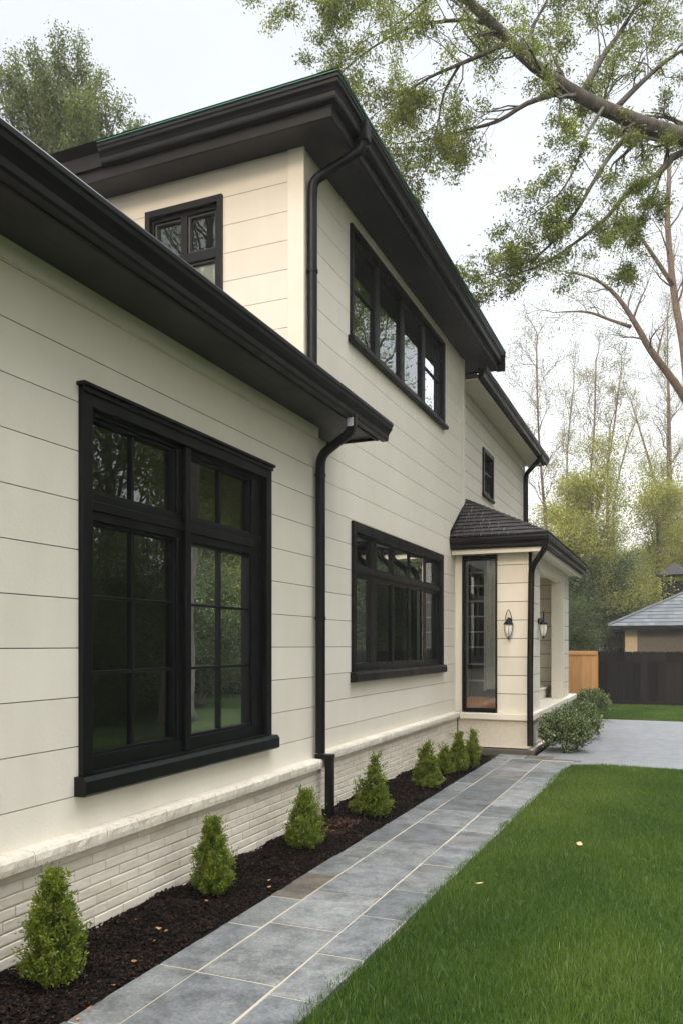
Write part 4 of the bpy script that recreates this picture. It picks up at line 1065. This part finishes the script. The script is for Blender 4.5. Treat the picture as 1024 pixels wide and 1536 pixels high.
def slender(u, vtop, d, seed, label, leafy=.7, fork=None, lean=0, ub=None, mat='pleaf', bark='rbark', per=16, r0=.115):
    T = Tree(seed, leaf=.085, aspect=.5, per=per, spread=.26, twig=.5, maxlev=3, wander=.26, up=.26, ratio=.55, nch=(3, 5), ang=(.4, .95), minr=.012, leafy=leafy)
    b = P(u if ub is None else ub, 980, d); b[2] = 0
    t = P(u + lean, vtop, d); m = b * .5 + t * .5 + np.array((T.rng.normal(0, .25), 0, 0)); m2 = b * .25 + t * .75 + np.array((T.rng.normal(0, .25), 0, 0))
    T.limb([b, b * .75 + t * .25, m, m2, t], [r0, r0 * .85, r0 * .7, r0 * .45, .04], 1, .45, 15, (t[2]) * .17)
    if fork:
        f0 = b * (1 - fork[0]) + t * fork[0]; T.limb([f0, P(fork[1] * .5 + u * .5 + 4, fork[2] * .45 + 968 * .55 * (1-fork[0]) + vtop * .0 + 120, d) if False else f0 * .5 + P(fork[1], fork[2], d) * .5 + np.array((.15, 0, 0)), P(fork[1], fork[2], d)], [r0 * .55, r0 * .4, .03], 1, .3, 8, t[2] * .13)
    return T.build('slender_tree', label, 'tree', 'sparse trees beyond the fence', mat, bark, tuple(b))
slender(822, 520, 42, 121, 'slender nearly bare tree just right of the rear gutter end', lean=-18, ub=832)
slender(893, 540, 44, 122, 'slender forked bare tree rising straight above the yellow foliage', fork=(.5, 930, 560))
slender(1012, 560, 54, 123, 'ruddy forked tree rising behind the cupola of the garage', fork=(.35, 945, 600), lean=-10, ub=1018, r0=.24)
slender(914, 640, 47, 124, 'dark straight trunk standing in front of the yellow foliage', leafy=.4, mat='yleaf', r0=.15)
slender(944, 650, 48.5, 125, 'leaning thin trunk between the dark straight trunk and the garage', leafy=.5, lean=0, ub=927, mat='yleaf', r0=.13)
slender(1000, 480, 55, 126, 'faint tall bare tree far behind the garage roof', leafy=.8)
slender(860, 575, 56, 127, 'faint thin tree far behind the rear block of the house', leafy=.8)

# leafy trees: three kinds built once, then copied
def bushy(seed, h, cw, leaf, per, mat, name, label, low=.2, group='leafy trees beyond the fence', bark='bark', maxlev=3, n=16, spread=.4):
    T = Tree(seed, leaf=leaf, aspect=.55, per=per, spread=spread, twig=.8, maxlev=maxlev, wander=.22, up=.10, ratio=.60, nch=(3, 4), ang=(.5, 1.2), minr=.012)
    T.limb([(0, 0, -.2), (.05, 0, h * .3), (-.08, .1, h * .6), (.05, -.05, h * .88)], [h * .018, h * .015, h * .010, .03], 1, low, n, cw)
    return T.build(name, label, 'tree', group, mat, bark, (0, 0, 0))
GB = 'leafy trees beyond the fence'
yt = bushy(201, 10.6, 3.6, .12, 52, 'yleaf', 'leafy_tree', 'yellow green tree just right of the porch roof behind the fence', low=.22, n=24)
gt = bushy(202, 9.0, 3.2, .13, 70, 'gleaf', 'leafy_tree', 'mid green tree low behind the cedar fence panel', low=.08, n=24)
db = bushy(203, 4.4, 2.0, .09, 70, 'dleaf', 'understory_shrub', 'dark green bush right behind the cedar fence panel', low=.02, n=22, group='bushes behind the fence', spread=.3)
def place(o, u, d, rz, s, label, first=False):
    p = P(u, 968, d); loc = (p[0], p[1], 0)
    if first: o.location = loc; o.rotation_euler = (0, 0, rz); o.scale = (s, s, s); o['label'] = label; return o
    return copy_tree(o, loc, rz, s, label)
place(yt, 886, 41, .3, 1.0, 'yellow green tree in the middle of the gap between porch and garage', True)
for u, d, rz, s, lab in ((846, 46, 1.7, .92, 'yellow green tree whose crown shows just above the porch gutter'), (985, 47, 2.9, 1.05, 'yellow green tree behind the outbuilding roof'), (938, 74, 4.0, 1.0, 'far yellow green tree seen between the two thin trunks'), (1062, 50, 5.0, 1.15, 'yellow green tree at the right edge behind the outbuilding')):
    place(yt, u, d, rz, s, lab)
place(gt, 868, 50, .5, .85, 'mid green tree low behind the cedar fence panel', True)
for u, d, rz, s, lab in ((1040, 56, 2.0, 1.15, 'darker green tree beside the cupola at the right edge'), (925, 58, 3.3, .85, 'mid green tree low behind the yellow crown'), (975, 70, 1.1, .9, 'far green tree low between the trunks and the garage'), (1090, 60, 4.5, 1.2, 'tall green tree right of the garage, past the picture edge')):
    place(gt, u, d, rz, s, lab)
place(db, 858, 30, .2, .62, 'low dark green bush right behind the cedar fence panel', True)
for u, d, rz, s, lab in ((906, 44, 1.4, 1.2, 'dark green bush left of the outbuilding, above the black fence'), (850, 40, 2.5, 1.3, 'tall dark green bush half hidden behind the porch end'), (955, 53, 3.6, 1.2, 'dark bush behind the left part of the outbuilding roof'), (1005, 62, 4.2, 1.3, 'dark bush far behind the outbuilding cupola')):
    place(db, u, d, rz, s, lab)

# tree behind the low wing, upper left
T = Tree(301, leaf=.072, aspect=.45, per=110, spread=.13, twig=.8, maxlev=3, wander=.08, up=.42, ratio=.60, nch=(3, 4), ang=(.3, .7), minr=.012)
b0 = P(75, 968, 19); b0[2] = 0
T.bark.tube([b0, b0 * .5 + P(80, 330, 19) * .5, P(85, 330, 19)], [.3, .26, .2], 8)
for (u, v, dd) in ((88, 108, 19), (115, 118, 19.5), (60, 128, 18.8), (32, 138, 19.4), (142, 165, 19.2), (165, 205, 18.7), (10, 160, 19), (-30, 190, 19.3), (190, 228, 19.6), (75, 190, 20.4), (120, 200, 18)):
    e = P(u, v, dd); s = P(85, 340, 19); m = s * .45 + e * .55 + np.array((.1, 0, -.35))
    T.limb([s, m, e], [.10, .06, .02], 2, .25, 9, 1.2)
T.build('upswept_tree', 'bushy upswept tree rising behind the low roof at the upper left', 'tree', None, 'gleaf', 'bark', tuple(b0))

# woodland across the lawn, seen in the window panes
rt = bushy(401, 13, 4.4, .17, 26, 'oak', 'woodland_tree', 'tall green tree across the lawn facing the house', low=.10, n=26, group='trees across the lawn, seen mirrored in the windows')
rt2 = bushy(402, 10, 3.8, .17, 40, 'gleaf', 'woodland_tree', 'dark dense tree across the lawn facing the house', low=.03, n=26, group='trees across the lawn, seen mirrored in the windows')
spots = [(rt, 9.5, 13, .3, .95), (rt, 11, 21.5, 2.1, 1.05), (rt2, 10.0, 26, .6, .95), (rt, 13, 30.5, 3.0, 1.1), (rt2, 14.5, 16.5, 4.0, 1.1), (rt, 12.5, 9.0, 5.0, .9), (rt2, 9.5, 34, 2.7, 1.0), (rt, 12.5, 40, 1.7, 1.1), (rt2, 17, 24, .9, 1.2), (rt2, 9.0, 44, 3.9, 1.1), (rt2, 11.5, 29, 2.4, 1.0), (rt, 7.5, 22.5, 5.2, .7), (rt, 19, 19, 5.9, 1.3)]
ts = bushy(403, 21, 4.2, .11, 26, 'oak', 'tall_tree', 'tall thin crowned tree across the lawn', low=.25, n=26, group='trees across the lawn, seen mirrored in the windows')
for i, (x, y, rz, s) in enumerate(((5.6, 29.5, .4, 1.0), (6.8, 36, 2.2, 1.1), (10, 26.5, 4.0, .85), (16, 37, 5.2, 1.05), (-15.5, -11, 1.0, 1.05))):
    lab = 'tall thin crowned tree across the lawn on the right, mirrored in the upstairs window glass'
    if i == 4: lab = 'tall thin crowned tree behind the viewer, mirrored in the small upstairs window'
    if i == 0: ts.location = (x, y, 0); ts.rotation_euler = (0, 0, rz); ts.scale = (s, s, s); ts['label'] = lab
    else: copy_tree(ts, (x, y, 0), rz, s, lab)
for i, (x, y, rz, s) in enumerate(((6.4, 11.5, .3, .9), (6.0, 13.9, 1.2, .75), (6.3, 16.4, 2.0, .85), (5.9, 19.0, 3.1, .75), (7.4, 22.5, 4.2, 1.0), (7.4, 28, 5.0, 1.1), (8.8, 31, .8, 1.3), (8.2, 36, 1.9, 1.3), (9, 41, 2.9, 1.4))):
    copy_tree(db, (x, y, 0), rz, s, 'dark rounded bush added at the foot of the trees across the lawn to darken the reflections')['group'] = 'bushes across the lawn, seen mirrored in the windows'  # bushes out of view, added to darken the lower window reflections
seen = set()
for i, (o, x, y, rz, s) in enumerate(spots):
    lab = ('tall green tree' if o is rt else 'dark dense tree') + ' across the lawn on the right, mirrored in the window glass'
    if o.name in seen: copy_tree(o, (x, y, 0), rz, s, lab)
    else:
        seen.add(o.name); o.location = (x, y, 0); o.rotation_euler = (0, 0, rz); o.scale = (s, s, s); o['label'] = lab

# ------------------------------------------------------------------ fallen leaves
def dead_leaf(p, s, rz, seed, label, group, t):
    rng = np.random.default_rng(seed); n = 7; V = []; F = []
    for i in range(n):
        a = i / (n - 1); w = math.sin(a * math.pi) ** .7 * .34 + .02
        for k in (-1, 0, 1): V.append(((a - .5) * s, k * w * s, s * (.10 * abs(k) * (1 + .5 * math.sin(5 * a + seed)) + .14 * (2 * a - 1) ** 2)))
    for i in range(n - 1):
        for k in range(2): a = i * 3 + k; F.append((a, a + 1, a + 4, a + 3))
    o = fast_mesh('fallen_leaf', V, F, M['deadleaf'], tint=np.full(len(F), t), smooth=True)
    o.location = p; o.rotation_euler = (rng.uniform(-.3, .3), rng.uniform(-.3, .3), rz); return tag(o, label, 'leaf', group)
def on_ground(u, v, z):
    d = (CAMZ - z) * 1200 / (v - 968); q = P(u, v, d); return (q[0], q[1], z)
bl = [(202, 1437), (170, 1467), (118, 1512), (238, 1391), (232, 1405), (310, 1352), (404, 1325), (205, 1377), (135, 1500), (250, 1394), (404, 1318)]
for i, (u, v) in enumerate(bl):
    q = on_ground(u, v, .075); dead_leaf((q[0], q[1], bedz(q[0], q[1]) + .022), (.024 if i % 3 else .034), i * 1.3, i, 'small curled orange brown leaf lying on the dark mulch', 'fallen leaves on the mulch', .25 + .12 * (i % 4))
dead_leaf(on_ground(718, 1326, .055), .055, .4, 30, 'pale orange fallen leaf on the lawn nearer the path', 'fallen leaves on the lawn', .95)
dead_leaf(on_ground(868, 1267, .055), .065, 1.4, 31, 'pale orange fallen leaf farther out on the lawn, to the right', 'fallen leaves on the lawn', .8)

# ------------------------------------------------------------------ light evening haze
hz = MB(); hz.box(-302, 302, -302, 302, -1.1, 32)
hm = bpy.data.materials.new('haze'); hm.use_nodes = True; hm.node_tree.nodes.clear()
ho = hm.node_tree.nodes.new('ShaderNodeOutputMaterial'); pv = hm.node_tree.nodes.new('ShaderNodeVolumePrincipled')
pv.inputs['Color'].default_value = (1, .98, .94, 1); pv.inputs['Density'].default_value = .0010; pv.inputs['Anisotropy'].default_value = .2
hm.node_tree.links.new(pv.outputs[0], ho.inputs['Volume'])
tag(hz.build('haze', hm), 'thin pale haze that softens the far trees', 'haze', kind='stuff')
